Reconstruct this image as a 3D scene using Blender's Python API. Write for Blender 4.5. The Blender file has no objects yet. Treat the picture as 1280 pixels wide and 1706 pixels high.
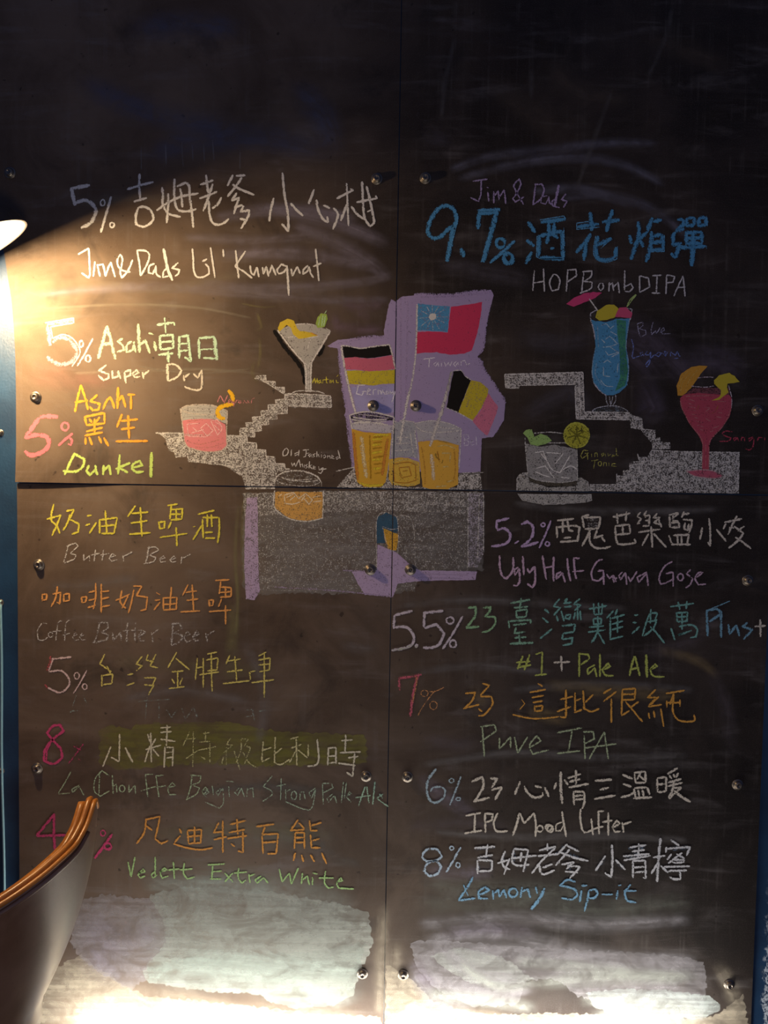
import bpy, bmesh, math, random
from mathutils import Vector, Matrix
from mathutils.geometry import tessellate_polygon
random.seed(7)
SC = bpy.context.scene
COL = SC.collection

# ---------------------------------------------------------------- camera
IW, IH, FPX = 1280.0, 1706.0, 1232.0
CAM_D, CAM_Z = 1.76, 1.5
PITCH, ROLL = math.radians(2.65), math.radians(0.95)
_f = Vector((0, math.cos(PITCH), -math.sin(PITCH)))
_u0 = Vector((0, math.sin(PITCH), math.cos(PITCH)))
_r0 = Vector((1, 0, 0))
_r = _r0*math.cos(ROLL) + _u0*math.sin(ROLL)
_u = -_r0*math.sin(ROLL) + _u0*math.cos(ROLL)
CAM_P = Vector((0, -CAM_D, CAM_Z))
cd = bpy.data.cameras.new('camera')
cd.sensor_fit = 'VERTICAL'; cd.sensor_height = 36.0; cd.lens = FPX/IH*36.0
cd.clip_start = 0.01
cam = bpy.data.objects.new('camera', cd); COL.objects.link(cam)
m = Matrix((_r, _u, -_f)).transposed().to_4x4(); m.translation = CAM_P
cam.matrix_world = m
SC.camera = cam

# ---------------------------------------------------------------- world and lights
SC.view_settings.view_transform = 'Standard'
SC.view_settings.look = 'None'
SC.view_settings.exposure = 0.0
SC.view_settings.gamma = 1.0
SC.view_settings.use_curve_mapping = False
SC.cycles.transparent_max_bounces = 24
SC.cycles.max_bounces = 8
w = bpy.data.worlds.new('world'); SC.world = w; w.use_nodes = True
w.node_tree.nodes['Background'].inputs[0].default_value = (0.30, 0.43, 1.0, 1)
w.node_tree.nodes['Background'].inputs[1].default_value = 0.135

def light(name, kind, loc, power, color, **kw):
    ld = bpy.data.lights.new(name, kind); ld.energy = power; ld.color = color
    for k, v in kw.items(): setattr(ld, k, v)
    o = bpy.data.objects.new(name, ld); COL.objects.link(o); o.location = loc
    return o
# added fill light behind the camera, unseen; stands in for general room light
room = light('room_fill_light', 'POINT', (0.45, -2.6, 0.90), 26.0, (1.0, 0.84, 0.70), shadow_soft_size=0.15)
# light of the strip on the floor along the wall
strip = light('strip_light_glow', 'AREA', (0.03, -0.090, 0.098), 19.0, (1.0, 0.93, 0.82), shape='RECTANGLE', size=1.55, size_y=0.03)
strip.rotation_euler = (math.radians(130), 0, 0)
LAMP_POWER = 37.0
LAMP_COLOR = (1.0, 0.68, 0.34)

# ---------------------------------------------------------------- helpers
def onwall(px, py, y=0.0):
    d = _r*((px-IW/2)/FPX) - _u*((py-IH/2)/FPX) + _f
    t = (y-CAM_P.y)/d.y
    return CAM_P + d*t

def smooth(t):
    t = max(0.0, min(1.0, t)); return t*t*(3-2*t)

def new_obj(name, me, mat=None, parent=None):
    o = bpy.data.objects.new(name, me); COL.objects.link(o)
    if mat: me.materials.append(mat)
    if parent: o.parent = parent
    return o

def bm_obj(name, bm, mat=None, parent=None, shade=False):
    bmesh.ops.recalc_face_normals(bm, faces=bm.faces)
    me = bpy.data.meshes.new(name); bm.to_mesh(me); bm.free()
    if shade:
        for p in me.polygons: p.use_smooth = True
    return new_obj(name, me, mat, parent)

def tag(o, label=None, cat=None, group=None, kind=None):
    if label: o['label'] = label
    if cat: o['category'] = cat
    if group: o['group'] = group
    if kind: o['kind'] = kind
    return o

def empty(name, loc, label, cat, group=None):
    o = bpy.data.objects.new(name, None); COL.objects.link(o); o.location = loc
    o.empty_display_size = 0.05
    return tag(o, label, cat, group)

def box(bm, lo, hi):
    r = bmesh.ops.create_cube(bm, size=1.0)
    for v in r['verts']:
        v.co = Vector([lo[i] + (v.co[i]+0.5)*(hi[i]-lo[i]) for i in range(3)])

def lathe(bm, prof, mat=Matrix(), n=32):
    rings = []
    for (rr, z) in prof:
        if rr < 1e-6: rings.append([bm.verts.new(mat @ Vector((0, 0, z)))])
        else: rings.append([bm.verts.new(mat @ Vector((rr*math.cos(2*math.pi*k/n), rr*math.sin(2*math.pi*k/n), z))) for k in range(n)])
    for a, b in zip(rings, rings[1:]):
        for k in range(n):
            k2 = (k+1) % n
            if len(a) == 1 and len(b) == 1: continue
            if len(a) == 1: bm.faces.new((a[0], b[k], b[k2]))
            elif len(b) == 1: bm.faces.new((a[k], b[0], a[k2]))
            else: bm.faces.new((a[k], b[k], b[k2], a[k2]))

def tube(bm, pts, rad, n=12, cap=True):
    pts = [Vector(p) for p in pts]; rings = []
    up = Vector((0.13, 0.31, 0.94))
    for i, p in enumerate(pts):
        t = (pts[min(i+1, len(pts)-1)] - pts[max(i-1, 0)]).normalized()
        a = t.cross(up).normalized(); b = t.cross(a)
        rings.append([bm.verts.new(p + rad*(math.cos(2*math.pi*k/n)*a + math.sin(2*math.pi*k/n)*b)) for k in range(n)])
    for A, B in zip(rings, rings[1:]):
        for k in range(n): bm.faces.new((A[k], A[(k+1) % n], B[(k+1) % n], B[k]))
    if cap: bm.faces.new(rings[0]); bm.faces.new(rings[-1])

# ---------------------------------------------------------------- materials
class NT:
    def __init__(s, name):
        s.m = bpy.data.materials.new(name); s.m.use_nodes = True
        s.t = s.m.node_tree; s.b = s.t.nodes['Principled BSDF']
    def n(s, typ, **kw):
        nd = s.t.nodes.new(typ)
        for k, v in kw.items(): setattr(nd, k, v)
        return nd
    def l(s, a, b): s.t.links.new(a, b)
    def val(s, x, sock):
        if isinstance(x, (int, float)): sock.default_value = x
        elif isinstance(x, tuple): sock.default_value = x if len(x) == len(sock.default_value) else x + (1,)
        else: s.l(x, sock)
    def math(s, op, a, b=0.0, clamp=False):
        nd = s.n('ShaderNodeMath', operation=op); nd.use_clamp = clamp
        s.val(a, nd.inputs[0]); s.val(b, nd.inputs[1]); return nd.outputs[0]
    def maprange(s, x, a, b, c=0.0, d=1.0, kind='SMOOTHSTEP'):
        nd = s.n('ShaderNodeMapRange', interpolation_type=kind)
        for i, q in enumerate((x, a, b, c, d)): s.val(q, nd.inputs[i])
        return nd.outputs[0]
    def mix(s, f, a, b, mode='MIX'):
        nd = s.n('ShaderNodeMix', data_type='RGBA', blend_type=mode)
        s.val(f, nd.inputs[0]); s.val(a, nd.inputs[6]); s.val(b, nd.inputs[7]); return nd.outputs[2]
    def coords(s, kind='Object', scale=(1, 1, 1), rot=(0, 0, 0), loc=(0, 0, 0)):
        tc = s.n('ShaderNodeTexCoord'); mp = s.n('ShaderNodeMapping')
        s.l(tc.outputs[kind], mp.inputs[0])
        mp.inputs['Scale'].default_value = scale; mp.inputs['Rotation'].default_value = rot; mp.inputs['Location'].default_value = loc
        return mp.outputs[0]
    def noise(s, vec, scale, detail=3.0, rough=0.55, dist=0.0):
        nd = s.n('ShaderNodeTexNoise'); s.l(vec, nd.inputs['Vector'])
        nd.inputs['Scale'].default_value = scale; nd.inputs['Detail'].default_value = detail
        nd.inputs['Roughness'].default_value = rough; nd.inputs['Distortion'].default_value = dist
        return nd.outputs[0]
    def attr(s, name):
        nd = s.n('ShaderNodeAttribute', attribute_name=name); return nd
    def set(s, **kw):
        for k, v in kw.items(): s.val(v, s.b.inputs[k.replace('_', ' ')])
    def bump(s, h, strength, dist):
        nd = s.n('ShaderNodeBump'); s.l(h, nd.inputs['Height'])
        nd.inputs['Strength'].default_value = strength; nd.inputs['Distance'].default_value = dist
        s.l(nd.outputs[0], s.b.inputs['Normal'])

def plain(name, col, rough=0.5, metal=0.0, var=0.12, scale=40.0, **kw):
    k = NT(name); v = k.coords()
    nz = k.noise(v, scale, 4)
    c = k.mix(nz, tuple(x*(1-var) for x in col)+(1,), tuple(min(1, x*(1+var)) for x in col)+(1,))
    k.set(Base_Color=c, Roughness=k.maprange(nz, 0.3, 0.7, rough*0.88, min(1, rough*1.12)), Metallic=metal, **kw)
    return k.m

def make_board():
    k = NT('blackboard_paint'); v = k.coords()
    big = k.noise(v, 2.6, 5, 0.62, 0.9)
    huge = k.noise(k.coords(loc=(2.2, 0, 0.4)), 1.1, 3, 0.55, 0.6)
    mid = k.noise(k.coords(scale=(1, 1, 2.2), loc=(3, 0, 1)), 7.0, 5, 0.6, 0.6)
    drip = k.noise(k.coords(scale=(26, 1, 0.7), loc=(1, 2, 0)), 2.0, 5, 0.62, 0.3)
    wipe = k.noise(k.coords(scale=(1.2, 1, 9), rot=(0, 0.18, 0)), 2.5, 5, 0.6, 1.2)
    fine = k.noise(v, 420, 2)
    brush = k.noise(k.coords(scale=(1.5, 1, 60)), 6, 4, 0.6)
    sep = k.n('ShaderNodeSeparateXYZ'); k.l(v, sep.inputs[0])
    # left half paler, browner: chalk dust plus the lamp's spread put into colour
    lit_side = k.maprange(k.math('ADD', sep.outputs[0], k.math('MULTIPLY', k.math('SUBTRACT', huge, 0.5), 1.6)), 0.45, -0.45)
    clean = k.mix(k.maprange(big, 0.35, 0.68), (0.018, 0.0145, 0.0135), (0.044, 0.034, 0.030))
    dusty_lit = k.mix(k.maprange(big, 0.35, 0.68), (0.084, 0.058, 0.042), (0.150, 0.110, 0.083))
    base = k.mix(lit_side, clean, dusty_lit)
    dust = k.math('MULTIPLY', k.maprange(wipe, 0.46, 0.74), k.maprange(mid, 0.4, 0.72))
    base = k.mix(k.math('MULTIPLY', dust, 0.42), base, (0.20, 0.185, 0.19))
    base = k.mix(k.math('MULTIPLY', k.maprange(drip, 0.50, 0.75), k.math('MULTIPLY', k.maprange(mid, 0.40, 0.65), 0.30)), base, (0.17, 0.155, 0.15))
    base = k.mix(k.math('MULTIPLY', k.maprange(brush, 0.5, 0.8), 0.07), base, (0.15, 0.13, 0.12))
    base = k.mix(k.math('MULTIPLY', k.maprange(fine, 0.5, 0.8), 0.22), base, (0.16, 0.145, 0.14))
    spots = k.noise(k.coords(loc=(7, 0, 5)), 55, 2, 0.4)
    base = k.mix(k.math('MULTIPLY', k.maprange(spots, 0.70, 0.76), 0.6), base, (0.014, 0.011, 0.010))
    dark = k.noise(k.coords(loc=(9, 0, 3)), 4.5, 5, 0.65, 0.8)
    base = k.mix(k.math('MULTIPLY', k.maprange(dark, 0.55, 0.72), 0.45), base, (0.016, 0.014, 0.014))
    k.set(Base_Color=base, Roughness=k.maprange(mid, 0.3, 0.7, 0.62, 0.82))
    k.b.inputs['Specular IOR Level'].default_value = 0.14
    k.bump(fine, 0.25, 0.0006)
    return k.m

def make_chalk():
    k = NT('chalk'); v = k.coords()
    col = k.attr('tint').outputs['Color']; d = k.attr('dens').outputs['Fac']; e = k.attr('edge').outputs['Fac']
    g = k.noise(v, 300, 3, 0.65)
    g2 = k.noise(v, 85, 2, 0.55)
    g = k.math('ADD', k.math('MULTIPLY', g, 0.70), k.math('MULTIPLY', g2, 0.30))
    dd = k.math('MULTIPLY', d, k.math('ADD', k.math('MULTIPLY', e, 0.42), 0.58))
    t = k.math('SUBTRACT', 0.73, k.math('MULTIPLY', dd, 0.37))
    a = k.maprange(g, k.math('SUBTRACT', t, 0.09), k.math('ADD', t, 0.09))
    a = k.math('MULTIPLY', a, k.maprange(dd, 0.0, 0.75, 0.45, 1.0, 'LINEAR'))
    c = k.mix(k.math('MULTIPLY', g, 0.5), col, (0.05, 0.045, 0.045), 'MIX')
    k.set(Base_Color=k.mix(0.65, c, col), Roughness=0.95, Alpha=a)
    k.b.inputs['Specular IOR Level'].default_value = 0.05
    return k.m

def make_smear():
    k = NT('wiped_chalk_dust')
    col = k.attr('tint').outputs['Color']; d = k.attr('dens').outputs['Fac']; e = k.attr('edge').outputs['Fac']
    uv = k.coords('UV', scale=(4, 85, 1))
    s1 = k.noise(uv, 1.0, 4, 0.6)
    s2 = k.noise(k.coords(), 45, 4, 0.6, 0.6)
    a = k.math('MULTIPLY', k.math('MULTIPLY', d, e), k.maprange(s1, 0.25, 0.72, 0.5, 1.12))
    s3 = k.noise(k.coords(scale=(1, 1, 1.6), loc=(2, 0, 7)), 11, 6, 0.65, 1.0)
    a = k.math('MULTIPLY', a, k.maprange(s3, 0.33, 0.60, 0.45, 1.12))
    a = k.math('MULTIPLY', a, k.maprange(s2, 0.28, 0.62, 0.7, 1.05), True)
    k.set(Base_Color=col, Roughness=0.95, Alpha=a)
    k.b.inputs['Specular IOR Level'].default_value = 0.05
    return k.m

def make_wall():
    k = NT('blue_wall_paint'); v = k.coords()
    a = k.noise(v, 6, 5, 0.6); f = k.noise(v, 160, 3)
    c = k.mix(k.maprange(a, 0.35, 0.7), (0.006, 0.028, 0.074), (0.011, 0.050, 0.122))
    sep = k.n('ShaderNodeSeparateXYZ'); k.l(v, sep.inputs[0])
    edge = k.math('ADD', sep.outputs[0], k.math('MULTIPLY', k.math('SUBTRACT', k.noise(v, 45, 4), 0.5), 0.05))
    # worn plaster beyond the right edge of the board, bare towards the floor
    mask = k.math('MULTIPLY', k.maprange(edge, 0.953, 0.962), k.maprange(sep.outputs[2], 0.58, 0.34))
    mask = k.math('MULTIPLY', mask, k.maprange(k.noise(k.coords(scale=(1, 1, 0.6)), 220, 3), 0.42, 0.55))
    c = k.mix(mask, c, (0.42, 0.48, 0.55))
    wear = k.maprange(k.noise(k.coords(loc=(4, 1, 2)), 28, 4), 0.66, 0.74)
    c = k.mix(k.math('MULTIPLY', wear, 0.35), c, (0.05, 0.07, 0.08))
    k.set(Base_Color=c, Roughness=0.5)
    k.bump(k.math('ADD', f, k.math('MULTIPLY', mask, 2.0)), 0.3, 0.0015)
    return k.m

def make_leather(name, c0, c1, rough, coat=0.0):
    k = NT(name); v = k.coords()
    n1 = k.noise(v, 14, 5, 0.6, 0.4)
    vor = k.n('ShaderNodeTexVoronoi'); k.l(v, vor.inputs['Vector']); vor.inputs['Scale'].default_value = 420
    scr = k.noise(k.coords(scale=(30, 30, 3), rot=(0.2, 0.3, 0)), 6, 3)
    c = k.mix(k.maprange(n1, 0.3, 0.7), c0, c1)
    c = k.mix(k.math('MULTIPLY', k.maprange(scr, 0.62, 0.72), 0.25), c, tuple(x*0.4 for x in c0))
    k.set(Base_Color=c, Roughness=k.maprange(n1, 0.3, 0.7, rough*0.85, rough*1.2))
    k.b.inputs['Coat Weight'].default_value = coat; k.b.inputs['Coat Roughness'].default_value = 0.36
    k.bump(k.math('ADD', k.math('MULTIPLY', vor.outputs['Distance'], 0.5), n1), 0.12, 0.001)
    return k.m

def make_metal(name, col, rough):
    k = NT(name); v = k.coords()
    n1 = k.noise(v, 220, 4)
    rust = k.maprange(k.noise(k.coords(loc=(1, 5, 2)), 90, 3), 0.55, 0.7)
    c = k.mix(k.math('MULTIPLY', rust, 0.55), col, (0.16, 0.085, 0.045))
    k.set(Base_Color=c, Metallic=k.maprange(rust, 0, 1, 0.9, 0.45), Roughness=k.maprange(n1, 0.3, 0.7, rough*0.8, rough*1.3))
    return k.m

def make_glow(name, col, s):
    k = NT(name); k.set(Base_Color=(0.9, 0.9, 0.88), Emission_Color=col, Roughness=0.4)
    k.b.inputs['Emission Strength'].default_value = s
    return k.m

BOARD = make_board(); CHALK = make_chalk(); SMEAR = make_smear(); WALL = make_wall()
STEEL = make_metal('worn_steel', (0.17, 0.15, 0.13), 0.38)
ENAMEL = plain('white_enamel', (0.82, 0.80, 0.74), 0.35, var=0.03)
SHADE = plain('black_shade_paint', (0.045, 0.036, 0.03), 0.5)
BRASS = plain('dark_lamp_metal', (0.06, 0.05, 0.04), 0.4, 0.7)
GLOW = make_glow('lit_bulb', (1.0, 0.78, 0.48), 150.0)
STRIPGLOW = make_glow('lit_strip', (1.0, 0.93, 0.82), 4.0)
ALU = plain('aluminium', (0.6, 0.6, 0.6), 0.35, 0.9)
LEATHER = make_leather('brown_leather', (0.125, 0.062, 0.038), (0.190, 0.112, 0.082), 0.42, 0.7)
TAN = make_leather('tan_leather', (0.36, 0.125, 0.018), (0.50, 0.19, 0.03), 0.36, 0.2)
FLOORM = plain('grey_floor', (0.12, 0.11, 0.10), 0.6, scale=8)
CABLE = plain('pale_blue_cable', (0.22, 0.42, 0.50), 0.45)

# ---------------------------------------------------------------- setting
SEAM_X, SEAM_Z = 0.021, 1.474
WALL_Y = 0.0055
bm = bmesh.new(); box(bm, (-4.5, WALL_Y, 0), (4.5, WALL_Y+0.12, 3.2))
wall = tag(bm_obj('wall_back', bm, WALL), kind='structure')
bm = bmesh.new(); box(bm, (-4.5, -4.5, -0.1), (4.5, WALL_Y+0.12, 0))
tag(bm_obj('floor', bm, FLOORM), kind='structure')

# ---------------------------------------------------------------- the four board panels
def lift(x, z):
    """how far the upper left sheet stands off the wall: its lower left corner is bent out a little"""
    if x < SEAM_X and z > SEAM_Z:
        return 0.008*smooth(1-(x+0.875)/0.36)*math.exp(-(z-SEAM_Z)/0.10)
    return 0.0

TH = 0.0045
def panel(name, left, right, label, nx=14):
    """left, right: edge points (x, z) from top to bottom at equal heights"""
    ny = len(left)
    bm = bmesh.new(); fr = []; bk = []
    for (a, b) in zip(left, right):
        r1 = []; r2 = []
        for i in range(nx+1):
            t = i/nx; x = a[0]+(b[0]-a[0])*t; z = a[1]+(b[1]-a[1])*t
            y = -lift(x, z)
            r1.append(bm.verts.new((x, y, z))); r2.append(bm.verts.new((x, y+TH, z)))
        fr.append(r1); bk.append(r2)
    for j in range(ny-1):
        for i in range(nx):
            bm.faces.new((fr[j][i], fr[j][i+1], fr[j+1][i+1], fr[j+1][i]))
            bm.faces.new((bk[j][i], bk[j+1][i], bk[j+1][i+1], bk[j][i+1]))
        bm.faces.new((fr[j][0], fr[j+1][0], bk[j+1][0], bk[j][0]))
        bm.faces.new((fr[j][nx], bk[j][nx], bk[j+1][nx], fr[j+1][nx]))
    for i in range(nx):
        bm.faces.new((fr[0][i], bk[0][i], bk[0][i+1], fr[0][i+1]))
        bm.faces.new((fr[-1][i], fr[-1][i+1], bk[-1][i+1], bk[-1][i]))
    root = empty('chalkboard_panel', (0, 0, 0), label, 'chalkboard')
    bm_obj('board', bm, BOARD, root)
    return root

lp = [onwall(*p) for p in ((-26, -70), (-25, 100), (-21, 240), (-12, 340), (7, 422), (13, 462), (19, 500), (23, 545), (25.5, 590), (27, 650), (28, 740), (28, 802))]
def col_edge(x, zs): return [(x, z) for z in zs]
zs = [p.z for p in lp]; zs[-1] = SEAM_Z+0.0014
ul_left = [(p.x, z) for p, z in zip(lp, zs)]
zl = [1.4722, 1.2, 0.9, 0.6, 0.3, 0.08]
zu = [2.70, 2.4, 2.1, 1.8, SEAM_Z+0.0014]
P_UL = panel('ul', ul_left, col_edge(0.0200, zs), 'upper left black chalkboard sheet with the kumquat beer, martini and pink drink drawings', 24)
P_UR = panel('ur', col_edge(0.0222, zu), col_edge(0.929, zu), 'upper right black chalkboard sheet with the blue 9.7% lettering and red wine glass drawing')
P_LL = panel('ll', col_edge(-0.8745, zl), col_edge(0.0190, zl), 'lower left black chalkboard sheet with yellow butter beer lettering, behind the leather chair')
P_LR = panel('lr', col_edge(0.0212, zl), col_edge(0.924, zl), 'lower right black chalkboard sheet listing 5.2% to 8% beers, pale wiped foot')
PANELS = {'ul': P_UL, 'ur': P_UR, 'll': P_LL, 'lr': P_LR}
CLIP = {'ul': (-2, SEAM_X, SEAM_Z, 9), 'ur': (SEAM_X, 2, SEAM_Z, 9), 'll': (-2, SEAM_X, -1, SEAM_Z), 'lr': (SEAM_X, 2, -1, SEAM_Z)}
def which(x, z): return ('u' if z > SEAM_Z else 'l') + ('l' if x < SEAM_X else 'r')

# screws
sb = bmesh.new()
rot = Matrix.Rotation(math.radians(90), 4, 'X')      # local +z -> -y (towards the room)
lathe(sb, [(0.0, 0.0), (0.0135, 0.0), (0.0135, 0.0012), (0.0125, 0.0020), (0.0100, 0.0021), (0.0098, 0.0045), (0.0088, 0.0072), (0.0066, 0.0090), (0.0042, 0.0096), (0.0036, 0.0078), (0.0, 0.0076)], rot, 28)
scr0 = bm_obj('screw', sb, STEEL, None, True); scr_me = scr0.data; bpy.data.objects.remove(scr0)
for (px, py) in ((17, 288), (628, 298), (709, 297), (60, 662), (622, 676), (693, 676), (1262, 684), (1290, 300),
                 (65, 941), (617, 949), (684, 949), (1246, 967), (62, 1280), (610, 1293), (679, 1294), (1229, 1307), (604, 1622), (672, 1624), (1215, 1640), (62, 1612)):
    p = onwall(px, py)
    o = bpy.data.objects.new('screw', scr_me); COL.objects.link(o); o.parent = PANELS[which(p.x, p.z)]
    o.location = (p.x, -lift(p.x, p.z)-0.0001, p.z)
    o.rotation_euler = (0, random.uniform(0, 6), 0)
for (px, py) in ((1, 721), (1, 1004), (2, 1284)):
    p = onwall(px, py, WALL_Y); o = bpy.data.objects.new('screw', scr_me); COL.objects.link(o); o.parent = wall
    o.location = (p.x, WALL_Y-0.0001, p.z); o.scale = (0.6, 0.6, 0.6)

# ---------------------------------------------------------------- chalk
LAYER = [0]
class Bits:
    """collects faces of one drawing for each sheet, then links one mesh per sheet"""
    def __init__(s): s.d = {}
    def get(s, key): return s.d.setdefault(key, dict(v=[], f=[], tint=[], dens=[], edge=[], uv=[]))
    def build(s, name, mat, label=None):
        for key, q in s.d.items():
            me = bpy.data.meshes.new(name)
            me.from_pydata(q['v'], [], q['f'])
            a = me.attributes.new('tint', 'FLOAT_COLOR', 'POINT'); a.data.foreach_set('color', [c for t in q['tint'] for c in (*t, 1.0)])
            a = me.attributes.new('dens', 'FLOAT', 'POINT'); a.data.foreach_set('value', q['dens'])
            a = me.attributes.new('edge', 'FLOAT', 'POINT'); a.data.foreach_set('value', q['edge'])
            uvl = me.uv_layers.new(name='UVMap')
            for lp_ in me.loops: uvl.data[lp_.index].uv = q['uv'][lp_.vertex_index]
            o = new_obj(name, me, mat, PANELS[key])
            if label: o['label'] = label
            if mat is SMEAR: o['kind'] = 'stuff'
        LAYER[0] += 1

def offs(i): return 0.00025 + LAYER[0]*0.0000085 + (i % 40)*0.0000002

def catmull(pts, step=3.0):
    """px points -> smoothed px points; corners sharper than 62 degrees stay corners"""
    if len(pts) < 3:
        segs = [pts]
    else:
        segs = []; cur = [pts[0]]
        for i in range(1, len(pts)-1):
            cur.append(pts[i])
            a = (pts[i][0]-pts[i-1][0], pts[i][1]-pts[i-1][1]); b = (pts[i+1][0]-pts[i][0], pts[i+1][1]-pts[i][1])
            la = math.hypot(*a); lb = math.hypot(*b)
            if la < 1e-6 or lb < 1e-6: continue
            if (a[0]*b[0]+a[1]*b[1])/(la*lb) < 0.47:
                segs.append(cur); cur = [pts[i]]
        cur.append(pts[-1]); segs.append(cur)
    out = []
    for s in segs:
        e = [s[0]] + s + [s[-1]]
        for i in range(1, len(e)-2):
            p0, p1, p2, p3 = e[i-1], e[i], e[i+1], e[i+2]
            L = math.hypot(p2[0]-p1[0], p2[1]-p1[1]); n = max(1, int(L/step))
            for k in range(n):
                t = k/n
                out.append(tuple(0.5*((2*p1[c])+(-p0[c]+p2[c])*t+(2*p0[c]-5*p1[c]+4*p2[c]-p3[c])*t*t+(-p0[c]+3*p1[c]-3*p2[c]+p3[c])*t**3) for c in (0, 1)))
    out.append(pts[-1])
    return out

def ribbon(B, pts, wid, col, dens, idx, soft=False):
    pts = catmull(pts, 8.0 if soft else 3.0)
    if len(pts) < 2: return
    na = 8 if soft else 2
    n = len(pts)
    acc = [0.0]
    for a, b in zip(pts, pts[1:]): acc.append(acc[-1]+math.hypot(b[0]-a[0], b[1]-a[1]))
    tot = max(acc[-1], 1e-3)
    mp = onwall(*pts[n//2]); key = which(mp.x, mp.z); q = B.get(key)
    b0 = len(q['v']); wv = random.uniform(0, 9)
    for i, p in enumerate(pts):
        a = pts[max(i-1, 0)]; c = pts[min(i+1, n-1)]
        dx, dy = c[0]-a[0], c[1]-a[1]; L = math.hypot(dx, dy) or 1.0
        nx_, ny_ = -dy/L, dx/L
        u = acc[i]/tot
        if soft:
            ww = wid*(0.75+0.25*math.sin(u*math.pi)); ef = smooth(min(u, 1-u)*tot/(wid*0.9))
        else:
            endf = min(1.0, 0.55 + min(acc[i], tot-acc[i])/(wid*0.8+0.01)*0.45)
            ww = wid*endf*(1+0.13*math.sin(acc[i]*0.45+wv)+random.uniform(-0.07, 0.07)); ef = 1.0
        for j in range(na+1):
            v = j/na*2-1
            X = onwall(p[0]+nx_*v*ww/2, p[1]+ny_*v*ww/2)
            q['v'].append((X.x, -lift(X.x, X.z)*(1 if key == 'ul' else 0) - offs(idx), X.z))
            q['tint'].append(col); q['dens'].append(dens)
            q['edge'].append((smooth(1-abs(v))*ef) if soft else 1-abs(v))
            q['uv'].append((acc[i]*0.00143, v*ww*0.5*0.00143 + idx*0.37))
    for i in range(n-1):
        for j in range(na):
            k = b0+i*(na+1)+j
            q['f'].append((k, k+1, k+na+2, k+na+1))

def clip_poly(poly, xa, xb, za, zb):
    def cut(ps, inside, inter):
        o = []
        for i in range(len(ps)):
            a, b = ps[i-1], ps[i]
            ia, ib = inside(a), inside(b)
            if ia != ib: o.append(inter(a, b))
            if ib: o.append(b)
        return o
    def ix(x): return lambda a, b: (x, a[1]+(b[1]-a[1])*(x-a[0])/(b[0]-a[0]))
    def iz(z): return lambda a, b: (a[0]+(b[0]-a[0])*(z-a[1])/(b[1]-a[1]), z)
    for ins, it in ((lambda p: p[0] >= xa, ix(xa)), (lambda p: p[0] <= xb, ix(xb)), (lambda p: p[1] >= za, iz(za)), (lambda p: p[1] <= zb, iz(zb))):
        if poly: poly = cut(poly, ins, it)
    return poly

def patch(B, pts, col, dens, idx, edge=None):
    """a filled-in area of chalk"""
    poly = [(lambda w_: (w_.x, w_.z))(onwall(*p)) for p in pts]
    # roughen the outline a little
    rough_ = []; rg = 0.0007 if edge is None else 0.0040
    for i in range(len(poly)):
        a, b = poly[i], poly[(i+1) % len(poly)]
        L = math.hypot(b[0]-a[0], b[1]-a[1]); n = max(1, int(L/0.006))
        for k in range(n):
            t = k/n
            rough_.append((a[0]+(b[0]-a[0])*t+random.uniform(-rg, rg), a[1]+(b[1]-a[1])*t+random.uniform(-rg, rg)))
    for key, (xa, xb, za, zb) in CLIP.items():
        g = 0.0012
        c = clip_poly(rough_, xa+g, xb-g, za+g, zb-g)
        if len(c) < 3: continue
        q = B.get(key); b0 = len(q['v'])
        for (x, z) in c:
            q['v'].append((x, -(lift(x, z) if key == 'ul' else 0)-offs(idx), z)); q['tint'].append(col); q['dens'].append(dens); q['edge'].append(0.8 if edge is None else edge); q['uv'].append((x, z))
        for t in tessellate_polygon([[Vector((x, z, 0)) for (x, z) in c]]):
            q['f'].append(tuple(b0+i for i in t))

def parse(s): return [tuple(float(c) for c in t.split(',')) for t in s.split()]

def hue_name(c):
    r_, g_, b_ = c; mx, mn = max(c), min(c)
    if mx - mn < 0.12: return 'white' if mx > 0.5 else 'grey'
    if mx == r_:
        if g_ < 0.36*r_: return 'red' if b_ < 0.42*r_ else 'pink'
        if b_ > 0.6*r_: return 'pink' if g_ < b_ else 'cream'
        return 'orange' if g_ < 0.68*r_ else 'yellow'
    if mx == g_: return 'green'
    return 'blue' if r_ < g_ else 'lilac'

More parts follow.
